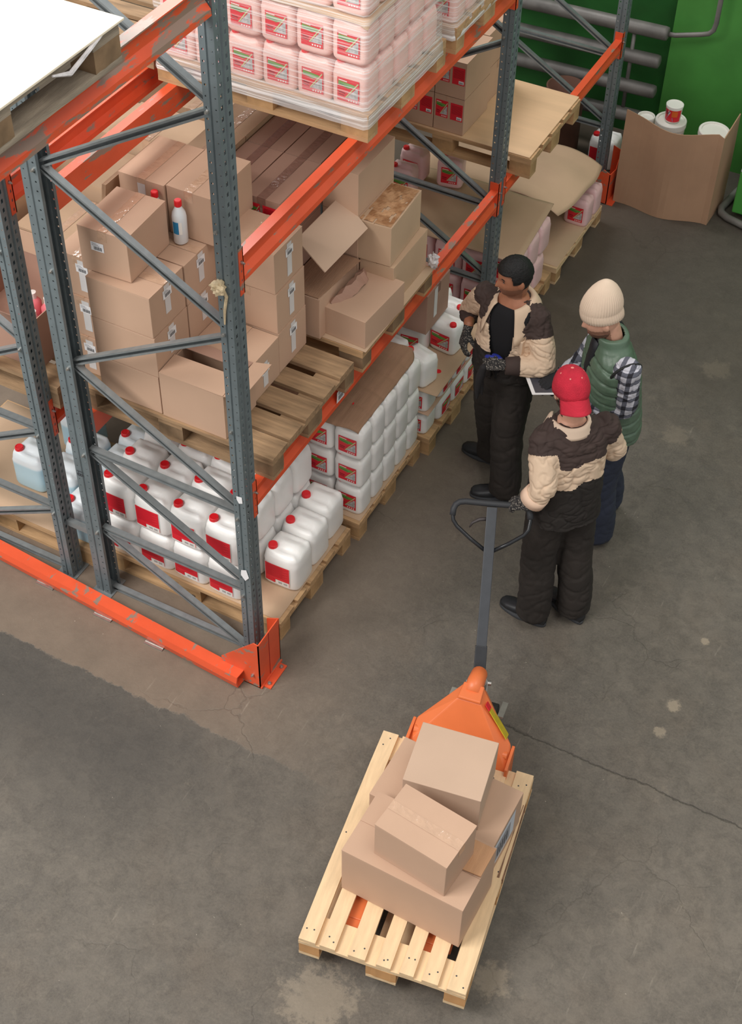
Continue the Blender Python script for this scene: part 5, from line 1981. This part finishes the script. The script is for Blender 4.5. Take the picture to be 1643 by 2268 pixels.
def make_person(label, o, f, hip, neck, Lsh, Rsh, Lel, Rel, Lwr, Rwr, legs, M, skin, face_mats, handL, handR, chest_z=1.30):
    """continuous body (head, neck, torso, arms, hands, legs) as one remeshed surface; returns root"""
    o = Vector(o)
    R_ = root('person', label, 'person', o)
    f3 = Vector((f[0], f[1], 0)).normalized()
    r3 = Vector((f3.y, -f3.x, 0))
    hip, neck = Vector(hip), Vector(neck)
    def C(z):
        t = (z - hip.z) / (neck.z - hip.z)
        return hip.lerp(neck, t)
    secs = [(C(z), r3, a, f3, b_) for z, a, b_ in ((hip.z - .10, .135, .085), (hip.z, .158, .108), (1.08, .145, .100), (1.2, .155, .108), (1.30, .168, .112), (1.39, .165, .098), (1.45, .105, .072), (neck.z, .058, .056))]
    parts = [ell_tube(secs)]
    hd = M.translation
    parts.append(limb([neck - V(0, 0, .05), neck, hd - M.col[1].to_3d() * .03 - M.col[2].to_3d() * .04], [.068, .058, .056], 18))
    parts += head_mb(M)
    for sh, el, wr in ((Lsh, Lel, Lwr), (Rsh, Rel, Rwr)):
        parts.append(limb([Vector(sh), Vector(el), Vector(wr)], [.056, .041, .029], 14, 5))
    parts += handL + handR
    for s, kn, an in ((-1, legs[0], legs[1]), (1, legs[2], legs[3])):
        parts.append(limb([hip + r3 * s * .08 + V(0, 0, -.04), Vector(kn), Vector(an)], [.084, .056, .040], 14, 5))
    me = remesh(parts, .0048, 3, 'body')
    Mi = M.inverted()
    for q in [skin] + face_mats:
        me.materials.append(q)
    for p in me.polygons:
        q = Mi @ p.center
        k = 0
        if abs(q.x) < .1 and abs(q.y) < .13 and -.13 < q.z < .12:
            if q.y > .05 and abs(q.x) < .024 and -.074 < q.z < -.046:
                k = 1
            elif len(face_mats) > 1 and q.z < -.028 and q.y > -.03 and not (q.y > .085 and q.z > -.046):
                k = 2
        p.material_index = k
    rebase(me, o)
    me.polygons.foreach_set('use_smooth', [True] * len(me.polygons))
    put('body', me, None, R_)
    # eyes and brows
    for s in (-1, 1):
        e = MB()
        c = Vector((s * .031, .0655, .015))
        rr = []
        for j in range(9):
            t = PI * j / 8
            rr.append([M @ (c + Vector((.013 * math.sin(t) * math.cos(a), .011 * math.cos(t), .0085 * math.sin(t) * math.sin(a)))) - o for a in [2 * PI * q / 16 for q in range(16)]])
        e.rings(rr)
        ir = MB()
        ir.lathe([(.0048, 0), (.003, .0008)], n=12)
        ob_ = put('eye', e, mat('eye_white', (210, 200, 192), .3), R_, True)
        iv = MB()
        iv.v = [tuple(M @ (c + Vector((x, .0106 + z, y - .002))) - o) for x, y, z in ir.v]
        iv.f, iv.m = ir.f, ir.m
        put('iris', iv, mat('iris_brown', (40, 26, 20), .3), ob_)
        b_ = MB()
        pp_ = []
        for q in range(6):
            x = s * (.012 + .038 * q / 5)
            yb = .083 - .010 * (q / 5) ** 2
            pp_.append(M @ Vector((x, yb, .034 + .006 * math.sin(q / 5 * PI * .8))) - o)
        b_.tube(pp_, [.0028, .004, .004, .0038, .003, .0018], 8)
        put('eyebrow', b_, M_hair if skin is M_skin1 else M_beard, R_, True)
        l_ = MB()
        l_.tube([M @ Vector((s * (.018 + .026 * q / 4), .0765 - .006 * abs(q / 4 - .4), .0165 + .0045 * math.sin(q / 4 * PI))) - o for q in range(5)], [.0012, .0022, .0022, .002, .001], 6)
        put('eyelid', l_, M_hair if skin is M_skin1 else M_stub, R_, True)
    return R_, f3, r3, C

def jacket_parts(C, f3, r3, Lsh, Rsh, Lel, Rel, Lwr, Rwr, z0, secs, arm=(.082, .070, .056), lcut=1.0, rcut=1.0):
    parts = [ell_tube([(C(z), r3, a, f3, b_) for z, a, b_ in secs])]
    for sh, el, wr, cut in ((Lsh, Lel, Lwr, lcut), (Rsh, Rel, Rwr, rcut)):
        sh, el, wr = Vector(sh), Vector(el), Vector(wr)
        parts.append(limb([sh, el, el.lerp(wr, cut)], list(arm), 18, 6))
    return parts

# --- first worker: black hair, facing the rack
o1 = V(.56, 1.92, 0)
f1 = (-.15, -.99)
L = dict(Lsh=V(.742, 1.905, 1.395), Rsh=V(.415, 1.955, 1.395), Lel=V(.855, 1.80, 1.145), Rel=V(.275, 2.06, 1.145), Lwr=V(.655, 1.695, 1.145), Rwr=V(.325, 1.925, 1.14))
M1 = head_frame((.590, 1.885, 1.612), (-.74, -.67), -.10, .06)
hip1, nk1 = V(.58, 1.915, .93), V(.592, 1.925, 1.485)
lg1 = (V(.66, 1.84, .50), V(.70, 1.80, .085), V(.50, 1.96, .50), V(.50, 2.06, .085))
# gloved hands
hL1 = lambda gr_: hand(L['Lwr'] + V(-.015, .0, 0), V(-.95, .05, -.22), V(.0, .66, -.72), V(-.05, .72, .66), (22, 30, 25), sc=1.0, thumb=(.75, .45), grow=gr_)
hR1 = lambda gr_: hand(L['Rwr'] + V(.002, -.02, -.02), V(.02, -.60, -.75), V(.75, .55, -.3), V(.60, -.55, .35), (18, 28, 25), thumb=(.65, .6), grow=gr_)
P1, f3, r3, C1 = make_person('black-haired person in open beige and brown work jacket, looking at the rack', o1, f1, hip1, nk1, L['Lsh'], L['Rsh'], L['Lel'], L['Rel'], L['Lwr'], L['Rwr'], lg1, M1, M_skin1,
                             [mat('lips_tan', (140, 84, 70), .5), mat('skin_shaved', (140, 96, 74), .6)], hL1(-.001), hR1(-.001))
hair = shell(M1, lambda x, y, z: (z > .062 - .05 * max(0, .035 - y) / .1 and y > .02 and (z > .058)) or (y <= .035 and z > .012 - .05 * (y < -.02) - .035 * (y < -.05)) , lambda x, y, z: .011 + .014 * max(0, z) / .12 - (.006 if z < .03 else 0), amp=.003, sc=110)
hb = hair.mesh('hair')
put('hair', rebase(hb, o1), M_hair, P1, True, solid=.012)
jp = jacket_parts(C1, f3, r3, L['Lsh'], L['Rsh'], L['Lel'], L['Rel'], L['Lwr'], L['Rwr'], .9, ((.95, .205, .165), (1.05, .202, .158), (1.18, .198, .150), (1.30, .204, .146), (1.385, .200, .124), (1.43, .165, .100), (1.475, .095, .080)), (.076, .070, .058), .62, .55)
jm = remesh(jp, .0055, 5, 'jacket')
wrinkle(jm, .008, 9, 3, (1, 1, 1.9))
sg1 = [('T', C1(.9), C1(1.40), .17), ('La', L['Lsh'], L['Lel'], .08), ('Lf', L['Lel'], L['Lwr'], .068), ('Ra', L['Rsh'], L['Rel'], .08), ('Rf', L['Rel'], L['Rwr'], .068)]
def rule1(nm, t, c, n):
    if nm == 'T':
        d = c - C1(c.z)
        u = d.dot(r3)
        if c.z > 1.315 - .10 * abs(u):
            return 0
        return 1 if c.z > 1.125 else 2
    if nm == 'La':
        return 0 if t < .42 else 1
    if nm == 'Ra':
        return 0 if t < .12 else 1
    if nm == 'Lf':
        return 1
    return 0
jacket_colors(jm, sg1, rule1, [M_jbrown, M_jbeige, M_jblack])
bm = bmesh.new()
bm.from_mesh(jm)
dl = []
for fa in bm.faces:
    c = fa.calc_center_median()
    d = c - C1(c.z)
    u, v = d.dot(r3), d.dot(f3)
    best = min(sg1, key=lambda s: near_seg(c, s[1], s[2])[0] / s[3])[0]
    wd = .02 + .10 * max(0, min(1, (c.z - .98) / .42))
    if best == 'T' and ((v > .03 and -wd * 1.15 < u + .01 < wd * .85) or c.z > 1.472):
        dl.append(fa)
bmesh.ops.delete(bm, geom=dl, context='FACES')
bm.to_mesh(jm)
bm.free()
put('jacket', rebase(jm, o1), None, P1, solid=.007, sol_off=-1)
ts = ell_tube([(C1(z), r3, a, f3, b_) for z, a, b_ in ((.94, .17, .125), (1.08, .162, .118), (1.2, .170, .124), (1.30, .182, .127), (1.385, .178, .112), (1.43, .135, .092))]).mesh('t_shirt')
put('t_shirt', rebase(ts, o1), M_tee, P1, True)
cl = collar(P1, nk1 - o1 + V(0, 0, -.035), f1, M_jbeige, .083, .145, .15)
cf = MB()
d1_ = (L['Lwr'] - L['Lel']).normalized()
a_ = L['Lel'].lerp(L['Lwr'], .60) - o1
cf.tube([a_, a_ + d1_ * .01, a_ + d1_ * .05, a_ + d1_ * .085, a_ + d1_ * .088], [.044, .058, .053, .050, .044], 22)
put('cuff', cf, M_jbrown, P1, True)
pk = MB()
pc = C1(1.235) + f3 * .118 - r3 * .118 - o1
pk.hexa([pc + r3 * a + V(0, 0, b_) + f3 * (c_ - abs(a + .02) * .18) for a, b_, c_ in ((-.035, -.045, .012), (.035, -.045, .012), (.035, -.045, -.02), (-.035, -.045, -.02), (-.035, .045, .012), (.035, .045, .012), (.035, .045, -.02), (-.035, .045, -.02))])
put('chest_pocket', pk, M_jbeige, P1, bevel=.003)
tm = remesh(trousers(hip1, f1, *[lg1[k] for k in range(4)], z1=.99), .009, 5, 'trousers')
wrinkle(tm, .006, 7, 1, (1, 1, 1.2))
put('trousers', rebase(tm, o1), M_trous, P1, True)
shoe(P1, (.70 - o1.x, 1.80 - o1.y), (-.92, -.35))
shoe(P1, (.50 - o1.x, 2.06 - o1.y), (-.95, .05))
for hf, nm in ((hL1, 'L'), (hR1, 'R')):
    gm = remesh(hf(.0022), .004, 2, 'glove')
    gl = put('glove', rebase(gm, o1), M_glove, P1, True)
    if nm == 'L':
        bl = remesh(hand(L['Lwr'] + V(-.015, .0, 0), V(-.95, .05, -.22), V(.0, .66, -.72), V(-.05, .72, .66), (22, 30, 25), thumb=(.75, .45), grow=.0045)[1:2] + hand(L['Lwr'] + V(-.015, .0, 0), V(-.95, .05, -.22), V(.0, .66, -.72), V(-.05, .72, .66), (22, 30, 25), thumb=(.75, .45), grow=.0045)[5:], .004, 2, 'rubber_coating')
        put('rubber_coating', rebase(bl, o1), M_blue, gl, True)
dg = root('work_glove', 'dark spare glove dangling from the first worker’s left hand', 'glove', (.520, 1.670, .91))
mb = [limb([V(.02, .0, .20), V(.005, 0, .12), V(-.005, 0, .02), V(-.002, -.005, -.05)], [.02, .026, .018, .007], 12), limb([V(.01, .0, .11), V(.018, .01, .03), V(.02, .01, -.02)], [.016, .010, .006], 10)]
put('glove_body', remesh(mb, .004, 2, 'glove_body'), mat('dark_glove', (34, 32, 34), .85), dg, True)

# --- second worker: red cap worn backwards, hand on the pallet truck
o2 = V(1.27, 1.10, 0)
f2 = (-.75, .66)
K = dict(Lsh=V(1.160, 1.000, 1.405), Rsh=V(1.388, 1.250, 1.405), Lel=V(1.232, .880, 1.19), Rel=V(1.440, 1.350, 1.15), Lwr=V(1.168, .872, 1.055), Rwr=V(1.25, 1.555, 1.12))
M2 = head_frame((1.222, 1.130, 1.648), (-.62, .78), -.16, .0)
hip2, nk2 = V(1.275, 1.115, .94), V(1.252, 1.118, 1.505)
lg2 = (V(1.205, 1.045, .50), V(1.235, 1.0, .085), V(1.37, 1.18, .50), V(1.42, 1.14, .085))
bar_dir = lat
ht = V(1.086, .868, .985)
dW2 = (ht - K['Lwr']).normalized()
hL2 = lambda gr_: hand(K['Lwr'] + V(.012, .0, .012), (ht + V(-.03, .012, .028) - K['Lwr']).normalized(), V(-.35, .35, -.86), (bar_dir * -1 + V(0, 0, .1)), (62, 62, 45), thumb=(.8, .35), tc=40, grow=gr_, spread=.0)
hL2 = lambda gr_: hand(V(1.156, .866, 1.042), V(-.75, .10, -.34), V(-.25, .30, -.92), V(-.10, .95, .30), (48, 58, 45), thumb=(.75, .45), tc=30, grow=gr_, spread=.0)
hR2 = lambda gr_: hand(K['Rwr'], V(-.65, .70, -.1), V(-.5, -.4, -.6), V(-.4, -.2, .8), (25, 30, 25), grow=gr_)
P2, f3b, r3b, C2 = make_person('person in red cap worn backwards, gloved hand on the pallet truck handle', o2, f2, hip2, nk2, K['Lsh'], K['Rsh'], K['Lel'], K['Rel'], K['Lwr'], K['Rwr'], lg2, M2, M_skin2, [mat('lips_fair', (176, 116, 104), .5), M_beard], hL2(-.001), hR2(-.001))
bd = shell(M2, lambda x, y, z: (z < -.022 and y > -.025 and not (y > .07 and z > -.04 and abs(x) < .03)) or (abs(x) > .055 and -.02 < y < .012 and z < .03), .007, amp=.003, sc=90).mesh('beard')
put('beard', rebase(bd, o2), M_beard, P2, True, solid=.006)
hr_ = shell(M2, lambda x, y, z: y < .01 and -.045 < z < .06 and not (abs(x) > .062 and z < .03 and y > -.035), .006, amp=.003, sc=90).mesh('hair')
put('hair', rebase(hr_, o2), M_beard, P2, True, solid=.005)
M_cap = mat('cap_red', (196, 36, 58), .9, 0, .22, 11, .5, 160, detail=8)
def cap_mesh(M, o):
    mb = MB()
    n, mrow = 48, 16
    rings = []
    for j in range(mrow + 1):
        th = .02 + (PI * .50 - .02) * j / mrow
        ring = []
        for i in range(n):
            a = 2 * PI * i / n
            rx, ry, rz = .090, .110, .122
            seam = .0016 * max(0, 1 - abs(((a / (PI / 3)) + .5) % 1 - .5) * 14)
            s = math.sin(th) ** .82
            p = Vector((rx * s * math.sin(a), ry * s * math.cos(a) - .004, .022 + rz * math.cos(th) * .96 - (.012 if j == mrow else 0))) 
            p = p + p.normalized() * (-seam + .002 * noise.noise(p * 30))
            ring.append(M @ p - o)
        rings.append(ring)
    mb.rings(rings[::-1], cap=False)
    mb.f.append(tuple(range(mrow * n, mrow * n + n)))
    mb.m.append(0)
    return mb
cp_ = put('cap', cap_mesh(M2, o2), M_cap, P2, True, solid=.003)
mb = MB()   # bill at the back (worn backwards)
nn, mm = 18, 10
for j in range(mm + 1):
    t = j / mm
    for i in range(nn + 1):
        a = -1.0 + 2.0 * i / nn
        rr_ = 1 + .66 * t * math.cos(a * .95) ** .6
        x = .084 * math.sin(a) * (1 + .10 * t)
        y = -.108 * math.cos(a * 1.0) - .078 * t * math.cos(a * 1.15) ** .7
        z = .020 - .050 * t - .018 * (a * a) * (1 + t * .6)
        mb.v.append(tuple(M2 @ Vector((x, y, z)) - o2))
for j in range(mm):
    for i in range(nn):
        k = j * (nn + 1) + i
        mb.f.append((k, k + 1, k + nn + 2, k + nn + 1))
        mb.m.append(0)
put('cap_bill', mb, mat('cap_bill_red', (200, 38, 60), .85, 0, .08, 10, .5, 60, stretch=(1, 1, 14)), cp_, True, solid=.004)
bt = MB()
bt.lathe([(.010, 0), (.0095, .003), (.005, .006), (.001, .0065)], (0, 0, .138), 16)
bt.v = [tuple(M2 @ Vector(v) - o2) for v in bt.v]
put('cap_button', bt, mat('cap_button', (226, 140, 130), .8), cp_, True)
for k in range(6):
    a = PI / 6 + k * PI / 3
    th = .62
    s = math.sin(th) ** .82
    c = Vector((.092 * s * math.sin(a), .112 * s * math.cos(a) - .004, .024 + .117 * math.cos(th)))
    nrm = Vector((c.x / .0081, c.y / .0121, (c.z - .02) / .0144)).normalized()
    q = nrm.to_track_quat('Z', 'Y').to_matrix()
    e = MB()
    e.lathe([(.0045, 0), (.0045, .0015), (.002, .002)], (0, 0, 0), 12)
    e.v = [tuple(M2 @ (c + q @ Vector(v)) - o2) for v in e.v]
    put('eyelet', e, mat('cap_button', (226, 140, 130), .8), cp_, True)
jp = jacket_parts(C2, f3b, r3b, K['Lsh'], K['Rsh'], K['Lel'], K['Rel'], K['Lwr'] + V(-.0, 0, 0), K['Rwr'], .9, ((.84, .205, .165), (.98, .202, .158), (1.12, .200, .152), (1.27, .206, .148), (1.38, .204, .126), (1.435, .165, .102), (1.495, .092, .080)), (.080, .074, .062), .62, .85)
jm = remesh(jp, .0055, 5, 'jacket')
wrinkle(jm, .010, 8, 5, (1, 1, 1.6))
sg2 = [('T', C2(.9), C2(1.42), .17), ('La', K['Lsh'], K['Lel'], .085), ('Lf', K['Lel'], K['Lwr'], .07), ('Ra', K['Rsh'], K['Rel'], .085), ('Rf', K['Rel'], K['Rwr'], .07)]
def rule2(nm, t, c, n):
    if nm == 'T':
        d = c - C2(c.z)
        u, v = d.dot(r3b), d.dot(f3b)
        w_ = .012 * math.sin(u * 26)
        if c.z > 1.285 + w_:
            return 0
        return 1 if c.z > 1.145 + w_ * 1.2 else 2
    if nm in ('La', 'Ra'):
        return 0 if t < .30 else 1
    if nm == 'Rf':
        return 2 if (t > .25 or n.z < .1) else 1
    return 1
jacket_colors(jm, sg2, rule2, [M_jbrown, M_jbeige, M_jblack])
put('jacket', rebase(jm, o2), None, P2)
collar(P2, nk2 - o2 + V(0, 0, -.035), f2, mat('collar_beige', (222, 198, 176), .85), .078, .108, .07)
cu = MB()
dl_ = (K['Lwr'] - K['Lel']).normalized()
cc_ = K['Lel'].lerp(K['Lwr'], .60) - o2
cu.tube([cc_ - dl_ * .030, cc_ - dl_ * .026, cc_ + dl_ * .026, cc_ + dl_ * .030, cc_ + dl_ * .026], [.060, .070, .072, .066, .058], 24)
put('cuff', cu, mat('cuff_beige', (228, 196, 172), .85), P2, True)
tm = remesh(trousers(hip2, f2, *[lg2[k] for k in range(4)], z1=.99), .009, 5, 'trousers')
wrinkle(tm, .007, 7, 2, (1, 1, 1.2))
put('trousers', rebase(tm, o2), M_trous, P2, True)
shoe(P2, (1.235 - o2.x, 1.0 - o2.y), (-.97, .12))
shoe(P2, (1.42 - o2.x, 1.14 - o2.y), (-.90, .42))
for hf in (hL2, hR2):
    gm = remesh(hf(.0022), .004, 2, 'glove')
    put('glove', rebase(gm, o2), M_glove, P2, True)

# --- third worker: beanie, quilted vest, tablet
o3 = V(1.24, 1.84, 0)
f3_ = (-.82, -.57)
Q = dict(Lsh=V(1.348, 1.682, 1.435), Rsh=V(1.135, 1.980, 1.42), Lel=V(1.375, 1.70, 1.13), Rel=V(1.03, 1.97, 1.15), Lwr=V(1.13, 1.66, 1.065), Rwr=V(.945, 1.79, 1.10))
M3 = head_frame((1.148, 1.760, 1.632), (-.90, -.44), -.26, .0)
hip3, nk3 = V(1.26, 1.85, .92), V(1.205, 1.805, 1.50)
lg3 = (V(1.29, 1.75, .48), V(1.33, 1.735, .085), V(1.23, 1.95, .48), V(1.28, 2.02, .085))
hL3 = lambda gr_: hand(Q['Lwr'], V(-.9, .12, .05), V(-.1, .1, .95), V(0, 1, .1), (20, 25, 25), grow=gr_)
hR3 = lambda gr_: hand(Q['Rwr'] + V(0, 0, .02), V(-.45, -.80, -.12), V(-.1, -.1, -.95), V(.80, -.45, 0), (15, 20, 20), grow=gr_)
P3, f3c, r3c, C3 = make_person('person in cream beanie and green quilted vest looking down at a tablet', o3, f3_, hip3, nk3, Q['Lsh'], Q['Rsh'], Q['Lel'], Q['Rel'], Q['Lwr'], Q['Rwr'], lg3, M3, M_skin2, [mat('lips_fair', (176, 116, 104), .5), M_stub], hL3(-.001), hR3(-.001))
bd = shell(M3, lambda x, y, z: z < -.050 and y > -.02 and not (y > .06 and z > -.068 and abs(x) < .03), .004, amp=.002, sc=90).mesh('beard')
put('beard', rebase(bd, o3), mat('short_beard', (112, 78, 62), .8, 0, .3, 90), P3, True, solid=.004)
M_bean = mat('cream_knit', (222, 200, 178), .95, 0, .04, 12)
def beanie(M, o):
    mb = MB()
    n = 192
    rings = []
    prof = [(1.06, .024), (1.12, .028), (1.135, .050), (1.12, .076), (1.10, .081), (1.105, .086), (1.12, .096), (1.10, .120), (1.02, .150), (.88, .182), (.70, .212), (.48, .236), (.30, .250), (.14, .258), (.03, .260)]
    for q, (k, z) in enumerate(prof):
        ring = []
        for i in range(n):
            a = 2 * PI * i / n
            rb = 1 + (.022 if k > .3 else .01) * math.cos(a * 48) * min(1, k)
            t = max(0, (z - .08) / .18)
            ring.append(M @ Vector((.080 * k * rb * math.sin(a), .100 * k * rb * math.cos(a) - .004 - .045 * t, z - .005 - .012 * math.cos(a) * (1 - t) * -1 * 1.0)) - o)
        rings.append(ring)
    mb.rings(rings)
    return mb
put('beanie', beanie(M3, o3), M_bean, P3, True)
M_vest = mat('green_vest', (88, 110, 92), .38, 0, .10, 8, .12, 40)
vp = [ell_tube([(C3(z), r3c, a, f3c, b_) for z, a, b_ in ((.84, .200, .160), (.90, .215, .170), (1.02, .212, .165), (1.15, .212, .160), (1.28, .222, .155), (1.375, .222, .130), (1.435, .172, .110), (1.49, .108, .092), (1.535, .096, .090))])]
for s, sh in ((-1, Q['Lsh']), (1, Q['Rsh'])):
    vp.append(limb([C3(1.36) + r3c * s * .10, C3(1.375) + r3c * s * .165], [.11, .075], 18))
vm = remesh(vp, .006, 4, 'vest')
nr = [v.normal.copy() for v in vm.vertices]
for v, nn_ in zip(vm.vertices, nr):
    d = v.co - C3(v.co.z)
    u = d.dot(r3c)
    if v.co.z < 1.47:
        ph = (v.co.z + .03 * abs(u) / .2) / .075
        seam = abs((ph % 1) - .5) * 2
        v.co += nn_ * (-.011 * max(0, seam - .72) / .28 + .004 * noise.noise(v.co * 26))
vm.materials.append(M_vest)
vm.materials.append(mat('vest_binding', (30, 32, 32), .7))
for p in vm.polygons:
    p.material_index = 0
bm = bmesh.new()
bm.from_mesh(vm)
dl = []
for fa in bm.faces:
    c = fa.calc_center_median()
    d = c - C3(c.z)
    u, v = d.dot(r3c), d.dot(f3c)
    wd = .012 + .030 * max(0, min(1, (c.z - .95) / .5))
    if (v > .03 and abs(u) < wd) or c.z > 1.535:
        dl.append(fa)
    else:
        pass
bmesh.ops.delete(bm, geom=list(set(dl)), context='FACES')
bm.to_mesh(vm)
bm.free()
vo_ = put('vest', rebase(vm, o3), None, P3, True, solid=.008, sol_off=-1)
for sh, el in ((Q['Lsh'], Q['Lel']), (Q['Rsh'], Q['Rel'])):
    ax_ = (el - sh).normalized()
    out_ = ((sh - C3(sh.z)) * V(1, 1, 0) if False else Vector((sh.x - C3(sh.z).x, sh.y - C3(sh.z).y, 0))).normalized()
    ax_ = (ax_ * .35 + out_ * .9).normalized()
    a1 = ax_.cross(f3c).normalized()
    a2 = ax_.cross(a1).normalized()
    c_ = sh - out_ * .006 + V(0, 0, -.045) - o3
    rg = MB()
    rg.tube([c_ + a1 * .092 * math.cos(t_) + a2 * .086 * math.sin(t_) for t_ in [2 * PI * q / 28 for q in range(29)]], .008, 8, cap=False)
    put('armhole_binding', rg, mat('vest_binding', (30, 32, 32), .7), vo_, True)
def plaid():
    mt = mat('plaid_cloth', (190, 190, 198), .9)
    N, L_ = mt.node_tree.nodes, mt.node_tree.links
    tc = N.new('ShaderNodeTexCoord')
    def bars(rot, per, wd):
        mp = N.new('ShaderNodeMapping')
        mp.inputs['Rotation'].default_value = rot
        L_.new(tc.outputs['Object'], mp.inputs[0])
        sp = N.new('ShaderNodeSeparateXYZ')
        L_.new(mp.outputs[0], sp.inputs[0])
        a = N.new('ShaderNodeMath'); a.operation = 'DIVIDE'; a.inputs[1].default_value = per
        L_.new(sp.outputs[2], a.inputs[0])
        b_ = N.new('ShaderNodeMath'); b_.operation = 'FRACT'
        L_.new(a.outputs[0], b_.inputs[0])
        c = N.new('ShaderNodeMath'); c.operation = 'LESS_THAN'; c.inputs[1].default_value = wd
        L_.new(b_.outputs[0], c.inputs[0])
        return c.outputs[0]
    h1 = bars((0, 0, 0), .062, .40)
    h2 = bars((.1, PI / 2 * .98, .5), .056, .42)
    h3 = bars((0, 0, 0), .031, .12)
    ad = N.new('ShaderNodeMath'); ad.operation = 'ADD'
    L_.new(h1, ad.inputs[0]); L_.new(h2, ad.inputs[1])
    ad2 = N.new('ShaderNodeMath'); ad2.operation = 'MULTIPLY_ADD'; ad2.inputs[1].default_value = .4
    L_.new(h3, ad2.inputs[0]); L_.new(ad.outputs[0], ad2.inputs[2])
    r = N.new('ShaderNodeValToRGB')
    r.color_ramp.elements[0].color = lin((196, 196, 206))
    r.color_ramp.elements[1].color = lin((38, 38, 46))
    r.color_ramp.elements[1].position = 1.0
    e = r.color_ramp.elements.new(.5)
    e.color = lin((96, 98, 110))
    dv = N.new('ShaderNodeMath'); dv.operation = 'DIVIDE'; dv.inputs[1].default_value = 2.0
    L_.new(ad2.outputs[0], dv.inputs[0])
    L_.new(dv.outputs[0], r.inputs[0])
    L_.new(r.outputs[0], N['Principled BSDF'].inputs['Base Color'])
    return mt
sp_ = [ell_tube([(C3(z), r3c, a, f3c, b_) for z, a, b_ in ((.90, .17, .125), (1.05, .165, .12), (1.2, .172, .125), (1.32, .186, .128), (1.40, .175, .108), (1.45, .12, .085), (1.49, .075, .070))])]
for sh, el, wr in ((Q['Lsh'], Q['Lel'], Q['Lwr']), (Q['Rsh'], Q['Rel'], Q['Rwr'])):
    sp_.append(limb([sh, el, el.lerp(wr, .92)], [.078, .066, .048], 18, 6))
sm_ = remesh(sp_, .007, 4, 'shirt')
wrinkle(sm_, .008, 12, 4, (1, 1, 1.5))
put('shirt', rebase(sm_, o3), plaid(), P3, True)
in_ = MB()
for q in range(9):
    z = .95 + .55 * q / 8
    wd = .03 + .02 * q / 8
    c = C3(z) + f3c * (.150 - .055 * max(0, (z - 1.3) / .2)) - o3
    in_.v += [tuple(c - r3c * wd - f3c * .01), tuple(c + f3c * .002), tuple(c + r3c * wd - f3c * .01)]
for q in range(8):
    for k in (0, 1):
        in_.f.append((q * 3 + k, q * 3 + k + 1, q * 3 + k + 4, q * 3 + k + 3))
        in_.m.append(0)
put('zip_band', in_, mat('zip_dark', (26, 28, 34), .6), P3, True, solid=.004)
tm = remesh(trousers(hip3, f3_, *[lg3[k] for k in range(4)], z1=.98), .009, 5, 'trousers')
wrinkle(tm, .006, 7, 6, (1, 1, 1.2))
put('trousers', rebase(tm, o3), M_navy, P3, True)
shoe(P3, (1.33 - o3.x, 1.735 - o3.y), (-.80, -.55))
shoe(P3, (1.28 - o3.x, 2.02 - o3.y), (-.85, -.50))
for hf in (hL3, hR3):
    gm = remesh(hf(.0022), .004, 2, 'glove')
    put('glove', rebase(gm, o3), mat('black_glove', (30, 30, 34), .85), P3, True)
tb_ = root('tablet', 'white tablet with dark screen held by the person in the green vest', 'tablet', (.87, 1.70, 1.10))
ta, tbv = Vector((.093, -.121, 0)).normalized(), Vector((.90, .43, .06)).normalized()
A0 = Vector((.77, 1.731, 1.095)) - Vector((.87, 1.70, 1.10))
tn = tbv.cross(ta)
if tn.z < 0:
    tn = -tn
mb = MB()
W_, H_ = .158, .242
c8 = [A0, A0 + ta * W_, A0 + ta * W_ + tbv * H_, A0 + tbv * H_]
mb.hexa([p - tn * .008 for p in c8] + c8)
put('tablet_body', mb, mat('tablet_white', (232, 230, 230), .35), tb_, bevel=.003)
mb = MB()
i_ = .011
mb.quad([A0 + ta * a + tbv * b_ + tn * .0006 for a, b_ in ((i_, .02), (W_ - i_, .02), (W_ - i_, H_ - .02), (i_, H_ - .02))])
put('screen', mb, mat('tablet_screen', (70, 70, 78), .15), tb_)
